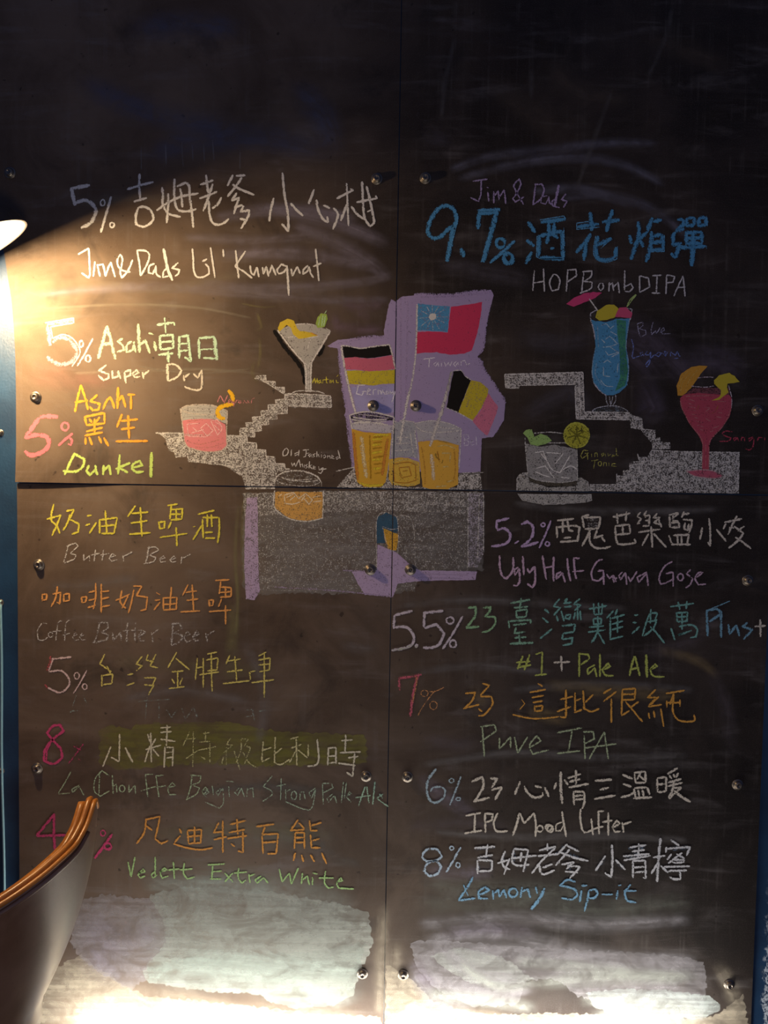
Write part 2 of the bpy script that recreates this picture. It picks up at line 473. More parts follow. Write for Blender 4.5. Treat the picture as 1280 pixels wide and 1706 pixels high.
def draw(name, x0, y0, f, *layers):
    """layers: (kind, colour, width, density, text); kind s = strokes, p = patches, m = soft smears.
    Lettering falls into words: strokes that lie near each other make one part."""
    items = []
    for (kind, col, wid, dens, text) in layers:
        for st in text.split(';'):
            st = st.strip()
            if not st: continue
            w_ = wid
            if st[0] == '#':
                h, st = st.split(' ', 1); w_ = float(h[1:])
            if st[0] == 'o':
                c, r = parse(st[1:].strip()); N = 16
                ph = random.uniform(0, 6)
                pts = [(c[0]+r[0]*math.cos(2*math.pi*k/N+ph), c[1]+r[1]*math.sin(2*math.pi*k/N+ph)) for k in range(N+1)]
            else: pts = parse(st)
            items.append((kind, col, w_, dens, [(x0+x/f, y0+y/f) for (x, y) in pts]))
    n = len(items); grp = list(range(n))
    if name == 'chalk_lettering':
        G = 8.0
        bb = [(min(p[0] for p in it[4])-G, min(p[1] for p in it[4])-G, max(p[0] for p in it[4])+G, max(p[1] for p in it[4])+G) for it in items]
        def find(i):
            while grp[i] != i: i = grp[i]
            return i
        for i in range(n):
            for j in range(i):
                a, b = bb[i], bb[j]
                if a[0] < b[2] and b[0] < a[2] and a[1] < b[3] and b[1] < a[3]: grp[find(i)] = find(j)
        grp = [find(i) for i in range(n)]
    else:
        grp = [it[0] in 'mw' for it in items]
    Bs = {}
    for idx, (it, g) in enumerate(zip(items, grp)):
        kind, col, w_, dens, pts = it
        mat = SMEAR if kind in 'mw' else CHALK
        if g not in Bs: Bs[g] = (Bits(), mat, hue_name(col)+' chalk lettering' if name == 'chalk_lettering' else None)
        B = Bs[g][0]
        if kind == 'p': patch(B, pts, col, dens, idx)
        elif kind == 'w': patch(B, pts, col, dens, idx, 1.0)
        else: ribbon(B, pts, w_, col, dens, idx, kind == 'm')
    for (B, mat, lab) in Bs.values():
        B.build(name, mat, lab); LAYER[0] -= 1
    LAYER[0] += 1

WHITE = (0.74, 0.73, 0.71); CREAM = (0.75, 0.70, 0.60); GREY = (0.46, 0.45, 0.43)
LILAC = (0.50, 0.40, 0.62); PURPLE = (0.40, 0.33, 0.57); BLUE = (0.09, 0.33, 0.60); PALEB = (0.30, 0.50, 0.70)
PINK = (0.70, 0.42, 0.52); ROSE = (0.72, 0.17, 0.22); CRIM = (0.64, 0.05, 0.13); MAG = (0.58, 0.07, 0.20)
ORANGE = (0.82, 0.36, 0.05); AMBER = (0.78, 0.45, 0.06); YELLOW = (0.75, 0.60, 0.06); LEMON = (0.70, 0.64, 0.08)
YGREEN = (0.52, 0.62, 0.16); PGREEN = (0.48, 0.72, 0.44); GREEN = (0.30, 0.55, 0.26); TEAL = (0.20, 0.46, 0.42); DARK = (0.012, 0.011, 0.011)

# ---------------------------------------------------------------- wiped dust, below everything else
def smears():
    D1 = (0.40, 0.43, 0.40); D2 = (0.36, 0.35, 0.38); LV = (0.36, 0.32, 0.42); TANS = (0.48, 0.43, 0.34)
    draw('wiped_chalk', 0, 1400, 1.939,
     ('w', TANS, 1, 0.62, '100,470 200,400 260,370 330,420 420,480 470,500 700,525 900,545 1000,560 1230,570 1240,640 0,640'),
     ('w', (0.37, 0.35, 0.37), 1, 0.50, '260,190 340,175 430,185 520,180 560,260 545,330 480,400 470,450 420,485 330,430 250,370 230,330'),
     ('w', D1, 1, 0.62, '480,180 520,165 600,150 700,152 800,157 900,170 1000,186 1100,205 1190,232 1205,330 1165,420 1145,500 1080,532 960,542 870,522 840,496 700,490 580,475 480,460 460,430 480,400 540,330 530,260'),
     ('w', (0.46, 0.54, 0.50), 1, 0.45, '480,410 600,380 800,370 1000,360 1180,330 1160,420 1140,500 1080,530 960,540 870,520 840,494 700,488 480,458'))
    draw('wiped_chalk', 620, 1400, 1.939,
     ('w', TANS, 1, 0.50, '45,400 120,440 200,520 330,560 480,560 700,560 900,575 1100,570 1200,500 1220,640 40,640'),
     ('w', D2, 1, 0.46, '120,330 200,320 330,330 480,345 700,355 960,370 1070,390 1080,450 1070,580 800,560 660,500 600,450 500,450 470,530 330,540 220,490 150,420'),
     ('w', (0.44, 0.50, 0.50), 1, 0.50, '690,490 800,480 960,485 1090,500 1130,540 1080,570 950,575 800,565 720,540'),
     ('w', (0.46, 0.50, 0.48), 1, 0.42, '190,370 300,345 420,375 520,450 420,470 320,460 240,420'))
    draw('wiped_chalk', 0, 0, 1,
     ('m', D1, 84, 0.40, '250,1500 380,1488 500,1500 610,1520;190,1540 340,1530 500,1540 630,1545;210,1585 330,1575 480,1585 625,1580;240,1628 380,1622 500,1640 620,1640;250,1560 420,1555 600,1575;#50 430,1655 520,1668 610,1655'),
     ('m', (0.46, 0.54, 0.50), 46, 0.45, '240,1605 350,1612 470,1630 560,1660;300,1590 440,1602 600,1620;230,1475 330,1470 470,1480'),
     ('m', LV, 95, 0.32, '130,1500 170,1550 230,1600;120,1540 160,1590 220,1640;200,1510 240,1560 280,1600'),
     ('m', TANS, 70, 0.35, '100,1660 250,1665 420,1690;120,1690 300,1690 620,1700'),
     ('m', (0.34, 0.44, 0.52), 22, 0.4, '150,1665 165,1680;190,1690 250,1690;1000,1680 1060,1690;730,1675 760,1685'),
     ('m', D2, 40, 0.50, '700,1570 760,1560 850,1560 1000,1590 1170,1600;700,1585 740,1640 830,1655 900,1640;720,1560 790,1620 880,1632;760,1575 900,1590 1020,1605 1160,1615;690,1540 860,1530 1010,1540 1160,1530;680,1600 720,1660 800,1690'),
     ('m', D1, 36, 0.5, '880,1640 1000,1630 1170,1625;960,1665 1060,1670 1170,1680;980,1690 1080,1695 1190,1690;700,1655 800,1665 900,1680;850,1600 1000,1615 1150,1632;#26 760,1600 830,1645 900,1635'),
     ('m', LV, 40, 0.30, '690,1590 700,1620 730,1650;730,1560 800,1548 900,1555;700,1450 760,1455 830,1452;690,1290 760,1340 800,1360'),
     ('m', (0.30, 0.33, 0.29), 60, 0.22, '680,1510 850,1500 1000,1515 1170,1500;690,1470 800,1480 1000,1490;200,1440 400,1455 600,1500;260,1400 400,1395 580,1400'),
     ('m', TANS, 40, 0.40, '650,1660 700,1680 860,1700;1190,1600 1215,1640 1230,1690;640,1500 636,1600 634,1700;660,1560 655,1640'))
    draw('wiped_chalk', 0, 0, 1,
     ('w', (0.26, 0.25, 0.07), 1, 0.50, '166,1214 182,1209 220,1214 226,1206 300,1204 378,1203 420,1212 480,1220 560,1222 610,1226 612,1272 540,1275 420,1276 330,1270 280,1276 200,1284 166,1272'),
     ('m', (0.24, 0.24, 0.06), 34, 0.25, '150,1225 280,1222 420,1228 600,1235;160,1252 300,1248 450,1255 610,1255;#22 200,1272 340,1268 480,1274'),
     ('m', (0.30, 0.28, 0.14), 12, 0.45, '398,840 392,920 396,1000 392,1060;406,830 404,900 408,980;#30 385,1000 388,1050 382,1100'),
     ('m', (0.30, 0.30, 0.16), 40, 0.16, '180,1100 300,1110 470,1120;240,1390 400,1380 560,1390;380,1060 390,1100 380,1150'),
     ('m', (0.26, 0.24, 0.24), 34, 0.34, '200,1165 300,1150 420,1170;70,980 150,975 240,960;400,1060 440,1150 430,1250;560,1070 610,1080 640,1070'),
     ('m', (0.16, 0.15, 0.14), 26, 0.5, '520,1390 560,1430 610,1440;330,1320 450,1310 600,1330'))
    draw('wiped_chalk', 0, 0, 1,
     ('m', (0.30, 0.27, 0.34), 36, 0.50, '350,365 440,350 520,352 600,368;480,372 550,400 620,440 650,470;440,345 560,372 655,410;360,425 460,420 540,428 630,445'),
     ('m', (0.28, 0.25, 0.30), 26, 0.42, '330,470 450,480 600,470 660,455;60,490 250,478 420,490 560,500 655,498;300,395 420,400 540,392'),
     ('m', (0.34, 0.30, 0.24), 9, 0.42, '70,515 190,508 320,512 420,530;120,622 240,618 340,615 445,624;#6 230,610 320,622 420,614'),
     ('m', (0.46, 0.22, 0.20), 44, 0.26, '40,585 70,610 130,620;40,620 90,635 200,632'),
     ('m', (0.30, 0.26, 0.20), 26, 0.20, '240,490 330,470 430,455 520,462;120,345 220,330 320,338;30,480 120,470 220,478'),
     ('m', (0.24, 0.17, 0.23), 30, 0.45, '555,515 560,545 610,550 645,545;560,505 600,510 648,505;585,525 625,530'),
     ('m', (0.13, 0.145, 0.23), 70, 0.42, '200,60 300,40 420,55;120,130 260,190 400,210;480,130 540,200 560,280;230,270 320,235 440,230 560,260'),
     ('m', (0.30, 0.30, 0.32), 3.5, 0.5, '303,235 304,262 306,280;320,240 322,270;339,238 341,272;354,232 357,270;276,240 277,275;235,240 236,285;400,250 400,285'),
     ('m', (0.33, 0.30, 0.12), 9, 0.35, '428,520 436,545 424,555;425,600 420,620 430,640;#5 400,505 440,512 470,508;432,560 434,590 428,620'))
    draw('wiped_chalk', 0, 0, 1,
     ('m', (0.20, 0.20, 0.26), 26, 0.48, '745,285 830,258 930,248 1020,238 1100,240;760,300 850,275 950,262 1040,275 1110,310;930,330 1010,325 1090,350 1150,400;880,320 970,315 1060,345'),
     ('m', (0.20, 0.17, 0.24), 70, 0.36, '1010,530 1080,560 1130,610 1180,650;1060,620 1090,680 1060,720;1120,600 1200,600 1250,640;990,560 1060,590 1110,650'),
     ('m', (0.17, 0.16, 0.20), 50, 0.30, '850,560 930,570 1000,560;720,440 820,455 900,470;700,250 720,230 760,240;860,700 950,650 1000,700'),
     ('m', (0.14, 0.11, 0.09), 60, 0.34, '900,90 960,150 1060,170;1060,60 1160,90 1230,130;800,120 900,200 940,230'),
     ('m', (0.19, 0.18, 0.18), 14, 0.26, '885,115 886,140 884,165;1120,10 1110,60 1080,130;1020,150 980,260 960,320;760,60 745,120 735,200'))
    draw('wiped_chalk', 0, 0, 1,
     ('m', (0.24, 0.23, 0.23), 22, 0.42, '850,838 960,850 1100,852 1200,848;660,1010 780,1000 900,1005 1050,1015;680,1120 800,1110 920,1122;850,1150 1000,1140 1160,1150;700,1275 850,1255 1000,1262 1150,1258;720,1385 850,1395 1000,1392 1150,1400'),
     ('m', (0.36, 0.27, 0.14), 36, 0.36, '780,1140 800,1170 790,1190;870,1180 900,1190 960,1200;900,1140 1000,1150 1140,1160;#26 1090,1080 1160,1100 1200,1130'),
     ('m', (0.22, 0.19, 0.22), 40, 0.22, '670,1380 760,1370 860,1378;1180,1110 1210,1180 1220,1260;690,1230 760,1240 820,1235;1060,1090 1120,1080 1180,1060'))
smears()

# ---------------------------------------------------------------- drawings
draw('purple_background_drawing', 0, 0, 1,
 ('s', PURPLE, 9, 0.95, '549,577 600,565 643,562;646,556 650,520 655,500;664,500 668,650 668,700;690,492 750,493 786,488 818,486;816,500 808,540 803,580;798,596 806,618 822,642 842,672;838,690 826,715 818,728;566,585 574,650 582,695;579,688 585,740 592,785'),
 ('p', PURPLE, 1, 1.12, '545,577 563,566 600,563 641,561 640,550 648,508 652,499 660,503 664,498 672,494 690,492 751,494 788,490 818,483 823,492 815,520 810,541 807,578 796,594 801,613 821,640 842,672 840,700 822,728 803,730 801,786 762,788 590,782 586,750 580,700 573,692 577,684 571,640 565,590 562,580'),
 ('p', (0.42, 0.40, 0.72), 1, 1.1, '585,645 657,640 657,686 640,690 595,688'),
 ('s', (0.46, 0.37, 0.64), 3, 0.8, '548,576 600,565 640,562;565,580 570,630 580,690;576,690 590,780;668,496 668,700;680,500 676,690;700,495 770,493 820,486;810,545 806,580 797,592'))
draw('taiwan_flag_drawing', 540, 480, 4.267,
 ('p', BLUE, 1, 0.9, '668,110 780,122 895,130 880,312 770,305 665,300'),
 ('p', CRIM, 1, 1.1, '903,132 1010,120 1125,98 1115,190 1100,280 1075,370 1050,442 1000,465 900,475 800,456 720,460 658,466 660,312 770,308 880,316'),
 ('s', WHITE, 1.4, 0.7, '770,205 770,120;770,205 730,130;770,205 690,160;770,205 675,215;770,205 690,270;770,205 730,290;770,205 775,300;770,205 820,290;770,205 865,250;770,205 885,205;770,205 860,150;770,205 815,130'),
 ('p', WHITE, 1, 1.1, '745,205 755,185 775,180 795,185 798,205 785,225 765,230 750,222'),
 ('s', WHITE, 3.4, 0.9, '662,115 658,300 652,465 630,640 600,780 560,985'),
 ('s', (0.80, 0.77, 0.90), 2.0, 1.0, '705,505 790,495;750,500 745,565;800,525 780,540 795,555 812,528 815,558;835,530 835,557;855,525 865,555 885,530 895,555 910,522;942,520 920,540 935,557 952,528 958,552;975,552 975,520 1000,515 1015,545 1042,535'))
draw('germany_flag_drawing', 540, 480, 4.267,
 ('p', DARK, 1, 1.3, '130,412 260,428 470,402 490,475 400,490 320,500 220,490 140,496'),
 ('p', (0.62, 0.15, 0.24), 1, 1.1, '135,496 220,491 310,501 400,492 490,475 505,575 430,585 320,592 230,580 155,580'),
 ('p', (0.62, 0.53, 0.04), 1, 0.98, '158,588 240,585 340,592 505,580 502,680 440,680 350,692 260,685 178,682'),
 ('s', WHITE, 3, 0.9, '120,408 190,415 260,428 360,415 465,402;466,400 488,480 506,575'),
 ('s', WHITE, 4, 0.95, '122,410 150,580 190,760 245,960'),
 ('s', (0.82, 0.82, 0.95), 2.0, 1.05, '290,690 245,690 230,750 270,762 287,730;270,735 302,735;310,742 332,725 315,715 306,755 335,757;350,760 350,725 372,720;385,757 385,725 402,730 407,757 417,725 432,757;447,730 435,755 457,750 457,730 462,757;470,757 470,730 487,757;490,730 490,757 507,735 482,812'))
draw('belgium_flag_drawing', 540, 480, 4.267,
 ('p', DARK, 1, 1.3, '920,592 975,586 1000,625 1045,650 1010,740 955,885 870,850 895,720'),
 ('p', (0.60, 0.50, 0.04), 1, 0.95, '1045,652 1110,668 1168,715 1165,760 1120,850 1060,942 955,885 1010,745'),
 ('p', (0.66, 0.20, 0.32), 1, 1.0, '1168,748 1240,848 1205,950 1160,1050 1100,1000 1055,945 1125,850'),
 ('s', WHITE, 2.2, 0.8, '918,590 975,584 1010,630 1045,652;870,850 955,886 1060,946'),
 ('s', GREY, 5.5, 0.85, '908,592 880,720 845,860 795,1000'))
draw('table_drawing', 0, 0, 1,
 ('p', WHITE, 1, 0.70, '562,812 575,795 590,780 596,806 612,811 636,811 646,794 654,806 672,812 700,811 712,813 762,812 765,789 801,789 803,817 640,815'),
 ('w', (0.36, 0.36, 0.35), 1, 0.36, '405,822 550,818 640,818 806,820 806,950 700,958 690,985 640,988 430,990 405,980'),
 ('p', WHITE, 1, 0.60, '405,822 550,818 640,818 806,820 806,850 780,855 600,850 430,860 408,862'),
 ('p', WHITE, 1, 0.46, '430,858 600,848 780,852 782,950 700,958 690,985 640,985 600,985 470,985 428,982'),
 ('m', (0.34,0.33,0.33), 60, 0.4, '430,870 530,866 640,872;430,920 540,915 640,922;440,960 520,965 620,962;690,868 740,862 785,868;690,915 740,920 785,915'),
 ('p', LILAC, 1, 0.85, '411,830 429,828 430,900 431,960 433,985 424,1000 410,998 407,940 408,880'),
 ('p', (0.60, 0.56, 0.68), 1, 0.6, '780,822 806,822 807,920 796,945 780,945'),
 ('s', WHITE, 1.8, 0.8, '780,820 780,945;799,824 796,930;806,824 806,920;#2.5 560,785 600,777 640,775;#2 770,788 806,787'),
 ('s', WHITE, 5, 0.35, '432,888 470,886 530,888;440,980 500,985 560,988;600,830 640,838 690,832;700,850 740,846 775,852;540,835 580,828 620,832;440,935 480,925 520,930;700,960 740,952 775,955'),
 ('p', LILAC, 1, 1.0, '629,907 660,920 690,946 700,950 795,952 792,966 700,968 663,972 655,994 608,991 596,972 586,952 628,950'),
 ('s', LILAC, 3, 0.7, '458,978 530,982 600,988 655,995;570,950 628,952;#2 700,956 780,958;700,962 770,964'),
 ('p', (0.05, 0.12, 0.20), 1, 1.0, '628,862 644,854 662,862 664,880 655,902 640,905 628,905'),
 ('p', AMBER, 1, 0.9, '639,880 650,885 664,890 661,917 647,915 641,897'),
 ('s', WHITE, 1.5, 0.75, '628,945 628,866 644,853 660,860 664,885 663,922;665,858 682,862 690,885 692,942;637,877 652,882 664,880;#1.3 637,877 648,914 662,917'))
draw('martini_drawing', 390, 500, 6.4,
 ('s', DARK, 7, 1.2, '425,320 540,500 660,640 735,760 755,900;900,600 960,480'),
 ('p', GREY, 1, 1.0, '465,320 540,290 640,255 760,252 865,262 1030,330 930,500 830,660 785,690 745,665 640,530 550,410'),
 ('p', GREY, 1, 1.0, '748,668 830,665 822,980 765,980'),
 ('p', WHITE, 1, 0.70, '540,995 780,1000 1030,1020 1040,1140 800,1135 570,1125 540,1090'),
 ('s', WHITE, 3.4, 1.0, '465,320 600,500 745,665;1028,330 920,510 830,660;745,665 768,760 768,978;830,660 820,760 820,978;#2 750,670 785,692 830,662'),
 ('s', WHITE, 2.2, 0.9, '540,405 640,390 780,400 905,385;835,400 805,450 785,515;660,260 760,252 860,265;980,300 1028,328;#2 795,690 792,970;610,1000 660,972 760,967 900,975 965,1000'),
 ('s', WHITE, 3, 0.9, '545,1000 780,1005 1030,1022;1030,1022 1040,1140;570,1128 800,1135 1040,1142;545,1000 548,1090 572,1125'),
 ('s', GREY, 3, 0.5, '590,1140 800,1150 1040,1165'),
 ('p', (0.68, 0.52, 0.05), 1, 1.15, '468,300 490,240 570,198 640,222 672,300 702,330 830,345 890,378 770,405 690,412 630,370 610,300 560,262 525,305 480,335'),
 ('s', ORANGE, 2.6, 0.9, '820,350 890,378'),
 ('p', (0.34, 0.50, 0.10), 1, 1.1, '870,250 890,180 930,142 985,148 1000,200 965,285 890,297'),
 ('s', PGREEN, 2.2, 1.0, '965,145 990,108;#1.5 920,170 900,270;950,160 935,280;975,170 955,280'))
draw('chalk_lettering', 390, 500, 6.4, ('s', LEMON, 2.0, 1.1, '835,885 858,830 870,885 888,835 890,888;928,850 900,865 905,887 927,868 932,886;945,887 950,850 972,848;985,815 985,880 1000,885;960,850 1010,845;1022,850 1022,885;1035,850 1037,885 1055,850 1062,884;1090,850 1095,880 1118,880;1095,818 1113,797'))
draw('staircase_drawing', 250, 620, 5.333,
 ('p', WHITE, 1, 0.70, '50,540 300,540 800,563 860,570 870,625 945,630 950,690 1025,690 1030,745 1105,755 1115,810 1190,815 1200,860 1240,865 1130,890 1110,1040 850,1040 820,930 700,850 650,830 340,795 330,750 230,760 215,710 170,700 140,600 110,565'),
 ('p', WHITE, 1, 0.70, '800,500 860,495 850,450 915,450 910,400 990,395 985,345 1055,340 1050,290 1120,290 1115,245 1200,240 1220,365 1125,370 1130,415 1050,420 1055,465 990,470 990,520 930,525 930,575 800,565'),
 ('p', WHITE, 1, 0.70, '930,60 945,32 1030,30 1032,80 1112,85 1115,135 1195,135 1195,190 1120,150 1020,90'),
 ('p', WHITE, 1, 0.28, '940,70 1020,95 1120,155 1190,198 1110,170 1000,130'),
 ('s', WHITE, 3, 0.95, '50,540 180,543 300,545;685,563 860,572;#2.4 860,572 865,625 945,632 948,688 1028,692 1030,748 1108,755 1112,812 1195,815 1202,856 1245,862'),
 ('s', WHITE, 2.2, 0.85, '945,35 1030,30 1032,80 1112,85 1115,135 1195,135 1195,190;950,50 1060,110 1190,195;800,500 860,495 850,450 915,450 910,400 990,395 985,345 1055,340 1050,290 1120,290 1115,245 1200,240;1220,240 1220,368 1125,370 1130,415 1050,420 1055,465 990,470 990,522 930,525 930,577 800,565 800,500'))
draw('negroni_drawing', 250, 620, 5.333,
 ('p', GREY, 1, 1.0, '265,325 330,298 430,288 560,295 690,345 680,460 630,440 600,420 460,415 290,430'),
 ('p', (0.70, 0.24, 0.27), 1, 1.1, '290,430 380,418 460,413 600,425 670,465 682,560 680,650 640,690 560,705 480,702 420,690 330,657 305,610 295,520'),
 ('s', (0.84, 0.52, 0.54), 1.7, 1.0, '330,460 335,520 345,572 500,575;330,462 440,455;450,500 500,455 560,520 510,570 450,500;540,430 600,422 640,500 600,560 540,430;370,540 480,510;380,490 420,530;570,470 620,520;580,440 625,470'),
 ('s', (0.78, 0.30, 0.24), 2.5, 0.6, '340,620 450,640 620,600;400,665 520,670 660,630;330,440 450,425'),
 ('s', (0.62, 0.55, 0.48), 2.2, 0.9, '265,328 330,298 430,288 560,295 690,345;270,330 282,420 292,500 305,610;690,350 683,460 680,560 685,650;265,325 340,362 500,378 600,372;305,610 345,670 480,705 620,702 682,655'),
 ('s', GREY, 1.5, 0.7, '300,330 400,350 560,345;330,315 450,320 590,320;290,400 400,395 560,400'),
 ('s', (0.84, 0.50, 0.03), 7.5, 1.2, '695,160 730,205 742,262;742,288 690,292 640,306 600,340 610,390 640,412 668,412'))
draw('chalk_lettering', 250, 620, 5.333, ('s', (0.72, 0.28, 0.30), 2.0, 1.0, '600,268 625,205 660,275 690,205;693,265 720,255 705,240 695,277 715,275;742,252 725,268 742,278 748,262 745,305;760,277 768,250 788,250;800,250 785,268 800,278 808,255 812,277;830,277 838,252 855,275;862,277 868,252 882,275;900,277 905,245;905,240 930,230'))
draw('old_fashioned_drawing', 440, 660, 5.333,
 ('p', GREY, 1, 0.5, '95,745 130,700 200,670 300,660 400,680 480,720 505,760 500,800 95,800'),
 ('p', (0.72, 0.42, 0.12), 1, 0.88, '98,850 520,850 525,1080 380,1112 220,1085 97,990'),
 ('s', WHITE, 3, 0.95, '95,770 110,720 180,675 300,662 400,680 480,722 505,762'),
 ('s', WHITE, 2, 0.75, '100,735 150,770 280,795 420,795 500,765;120,700 200,740 380,760 480,745;85,740 90,800;512,760 512,800;150,720 280,745 430,735'),
 ('s', WHITE, 2.4, 0.9, '95,835 95,990 220,1085 380,1112 520,1085 530,840'),
 ('s', (0.86, 0.76, 0.58), 2.0, 1.05, '180,880 260,855 310,910 370,865 430,920 400,962 350,900;180,885 185,940;200,900 260,870;230,925 280,885;330,930 370,880;180,950 250,960 320,940;430,900 500,885;440,940 510,930;130,890 160,870'))
draw('chalk_lettering', 440, 660, 5.333, ('s', WHITE, 2.0, 1.05, '200,460 170,490 170,530 205,522 217,480 200,460;245,475 240,532;302,498 275,510 275,530 302,515;312,478 306,532;345,480 400,475;377,480 370,535 350,542;375,510 402,505;417,508 395,525 405,540 422,518 427,542;458,510 436,520 450,535 435,543;470,490 470,542;470,525 485,518 490,542;510,518 510,546;510,497 512,500;540,520 525,532 535,550 551,538 540,520;565,525 565,552;565,535 585,530 590,556;600,547 620,536 605,525 598,550 626,557;662,538 640,545 646,562 672,545;658,480 668,520 678,556;245,590 252,622 270,595 282,626 312,562;312,565 325,632;325,610 340,602 347,632;360,608 360,637;387,605 370,615 387,630 370,642;405,578 400,642;427,610 405,620 427,647;435,640 457,630 440,620 435,645 462,648;485,625 492,655 525,635;527,635 520,665 505,687 480,677;492,655 555,645'))
draw('tall_beer_drawing', 560, 650, 5.333,
 ('p', DARK, 1, 0.7, '120,215 300,190 510,235 505,270 150,285'),
 ('p', (0.55, 0.54, 0.62), 1, 0.95, '135,290 260,285 400,300 505,310 495,380 330,370 140,345'),
 ('p', (0.70, 0.42, 0.05), 1, 1.2, '140,345 250,372 400,385 495,380 470,640 440,820 400,860 250,858 190,820 165,680'),
 ('s', (0.62, 0.26, 0.05), 6, 0.9, '155,370 170,560 195,800;460,430 430,620 410,760'),
 ('s', (0.80, 0.70, 0.42), 8, 0.8, '225,410 240,560 270,780'),
 ('s', (0.46, 0.26, 0.02), 3, 0.85, '330,420 420,412;330,470 410,460;325,520 410,510;330,600 420,585;335,660 410,650;340,740 400,735;300,400 310,800'),
 ('s', (0.78, 0.64, 0.05), 5, 0.95, '330,400 400,395 470,400;320,440 410,430;320,490 400,480;320,560 410,545;320,620 400,615;210,825 300,850 420,840;330,700 400,690'),
 ('s', WHITE, 2.6, 1.0, '115,225 200,200 300,192 420,215 515,240;120,225 135,300 140,345;515,240 505,380;150,240 300,262 450,262;140,260 240,280;#3.5 145,295 300,285 460,310'),
 ('s', WHITE, 1.6, 0.8, '200,215 350,230 470,250;180,265 330,280 450,280;500,380 470,640 450,800'))
draw('short_beer_drawing', 560, 650, 5.333,
 ('p', (0.40, 0.42, 0.48), 1, 0.95, '520,290 600,275 705,290 725,600 600,590 490,600 505,400'),
 ('p', (0.74, 0.50, 0.08), 1, 1.0, '470,615 560,598 640,602 742,640 748,830 700,850 640,855 500,842 468,790'),
 ('s', (0.50, 0.20, 0.03), 1.8, 0.9, '510,660 640,640 705,665 712,800 620,825 520,815 510,660;560,690 650,680 670,760 580,780 560,690;590,720 640,715'),
 ('s', (0.74, 0.62, 0.20), 2.5, 0.8, '490,640 640,615 725,650;485,800 560,840 700,835'),
 ('s', WHITE, 2.0, 0.85, '520,280 600,272 700,285;522,290 505,420 490,600;660,380 690,580 720,600;700,380 715,520;540,420 650,420;530,480 650,470;520,540 660,530'),
 ('s', WHITE, 5, 0.95, '655,0 620,170 590,330 565,480'))
draw('right_beer_drawing', 560, 650, 5.333,
 ('p', (0.46, 0.46, 0.52), 1, 1.0, '700,290 850,272 1000,295 1115,345 1100,490 980,470 850,440 730,455'),
 ('p', (0.74, 0.44, 0.07), 1, 1.15, '730,460 900,440 1000,460 1092,490 1088,700 1085,840 980,885 860,887 770,862 745,640'),
 ('s', (0.82, 0.74, 0.56), 7, 0.85, '845,570 860,680 868,800'),
 ('s', (0.60, 0.30, 0.05), 3, 0.7, '900,540 920,640 900,560;1050,520 1060,700 1040,820;760,500 790,700 790,840'),
 ('s', (0.76, 0.62, 0.26), 3, 0.8, '900,500 980,490 1060,520;940,560 1020,560 1010,640;950,680 1000,680;980,820 1040,800;880,860 980,850'),
 ('s', (0.36, 0.24, 0.04), 4, 0.8, '880,560 900,610;950,620 940,650'),
 ('s', WHITE, 2.2, 0.9, '700,295 850,272 1000,295 1115,345;1113,345 1105,500 1092,700;700,300 750,355 850,375 1000,370 1105,360;870,320 1000,340 1080,340;#1.6 700,350 740,640'),
 ('s', (0.66, 0.64, 0.62), 6, 0.95, '990,0 940,180 890,330 835,500'))
draw('blue_cocktail_drawing', 940, 480, 6.095,
 ('p', BLUE, 1, 1.0, '275,320 320,335 430,345 530,312 670,310 650,420 635,520 630,600 650,700 655,850 640,990 560,1060 500,1087 430,1092 360,1042 300,962 285,850 300,700 320,600 310,450 290,380'),
 ('p', (0.08, 0.34, 0.20), 1, 0.85, '530,320 630,330 625,600 648,850 620,990 520,1050 570,900 560,600 540,440'),
 ('s', (0.62, 0.62, 0.72), 2.4, 0.8, '330,225 270,255 270,320 300,420 315,520;640,205 690,215 680,290 660,350;300,960 360,1040 430,1092'),
 ('s', PALEB, 2, 0.8, '660,340 640,480 630,600 650,720 655,850 640,990;320,600 300,700 285,850 300,960;340,380 345,520 350,600;330,760 320,880 400,1000'),
 ('s', (0.46, 0.64, 0.76), 1.8, 1.0, '380,380 430,360 470,410 510,380;420,520 460,490 500,520 540,565;390,600 480,590 550,560;420,640 450,682 560,650;400,760 440,730 480,760;400,800 400,890 470,900;550,760 540,860;370,930 420,990 500,1000;470,440 540,480;470,600 560,660 480,700;380,520 420,560'),
 ('p', (0.60, 0.52, 0.05), 1, 1.15, '318,300 340,230 430,170 510,168 552,210 530,290 440,322 360,328'),
 ('p', (0.66, 0.10, 0.22), 1, 1.15, '515,292 560,198 630,195 692,250 682,305 620,302'),
 ('p', (0.66, 0.07, 0.22), 1, 1.1, '22,160 100,100 200,55 300,40 385,45 320,100 200,150 100,188'),
 ('s', (0.45, 0.62, 0.22), 2.4, 1.0, '638,192 670,120 732,65;650,180 690,120 735,68'),
 ('s', WHITE, 2.4, 0.95, '255,108 340,228'),
 ('p', (0.25, 0.32, 0.40), 1, 0.5, '270,1258 340,1215 500,1195 640,1250 630,1262'),
 ('s', (0.55, 0.58, 0.66), 2, 0.8, '425,1092 430,1150 450,1190;522,1080 525,1140 495,1190;460,1100 475,1190;495,1100 480,1180;280,1255 340,1215 500,1195 600,1220 660,1262;430,1195 500,1195'))
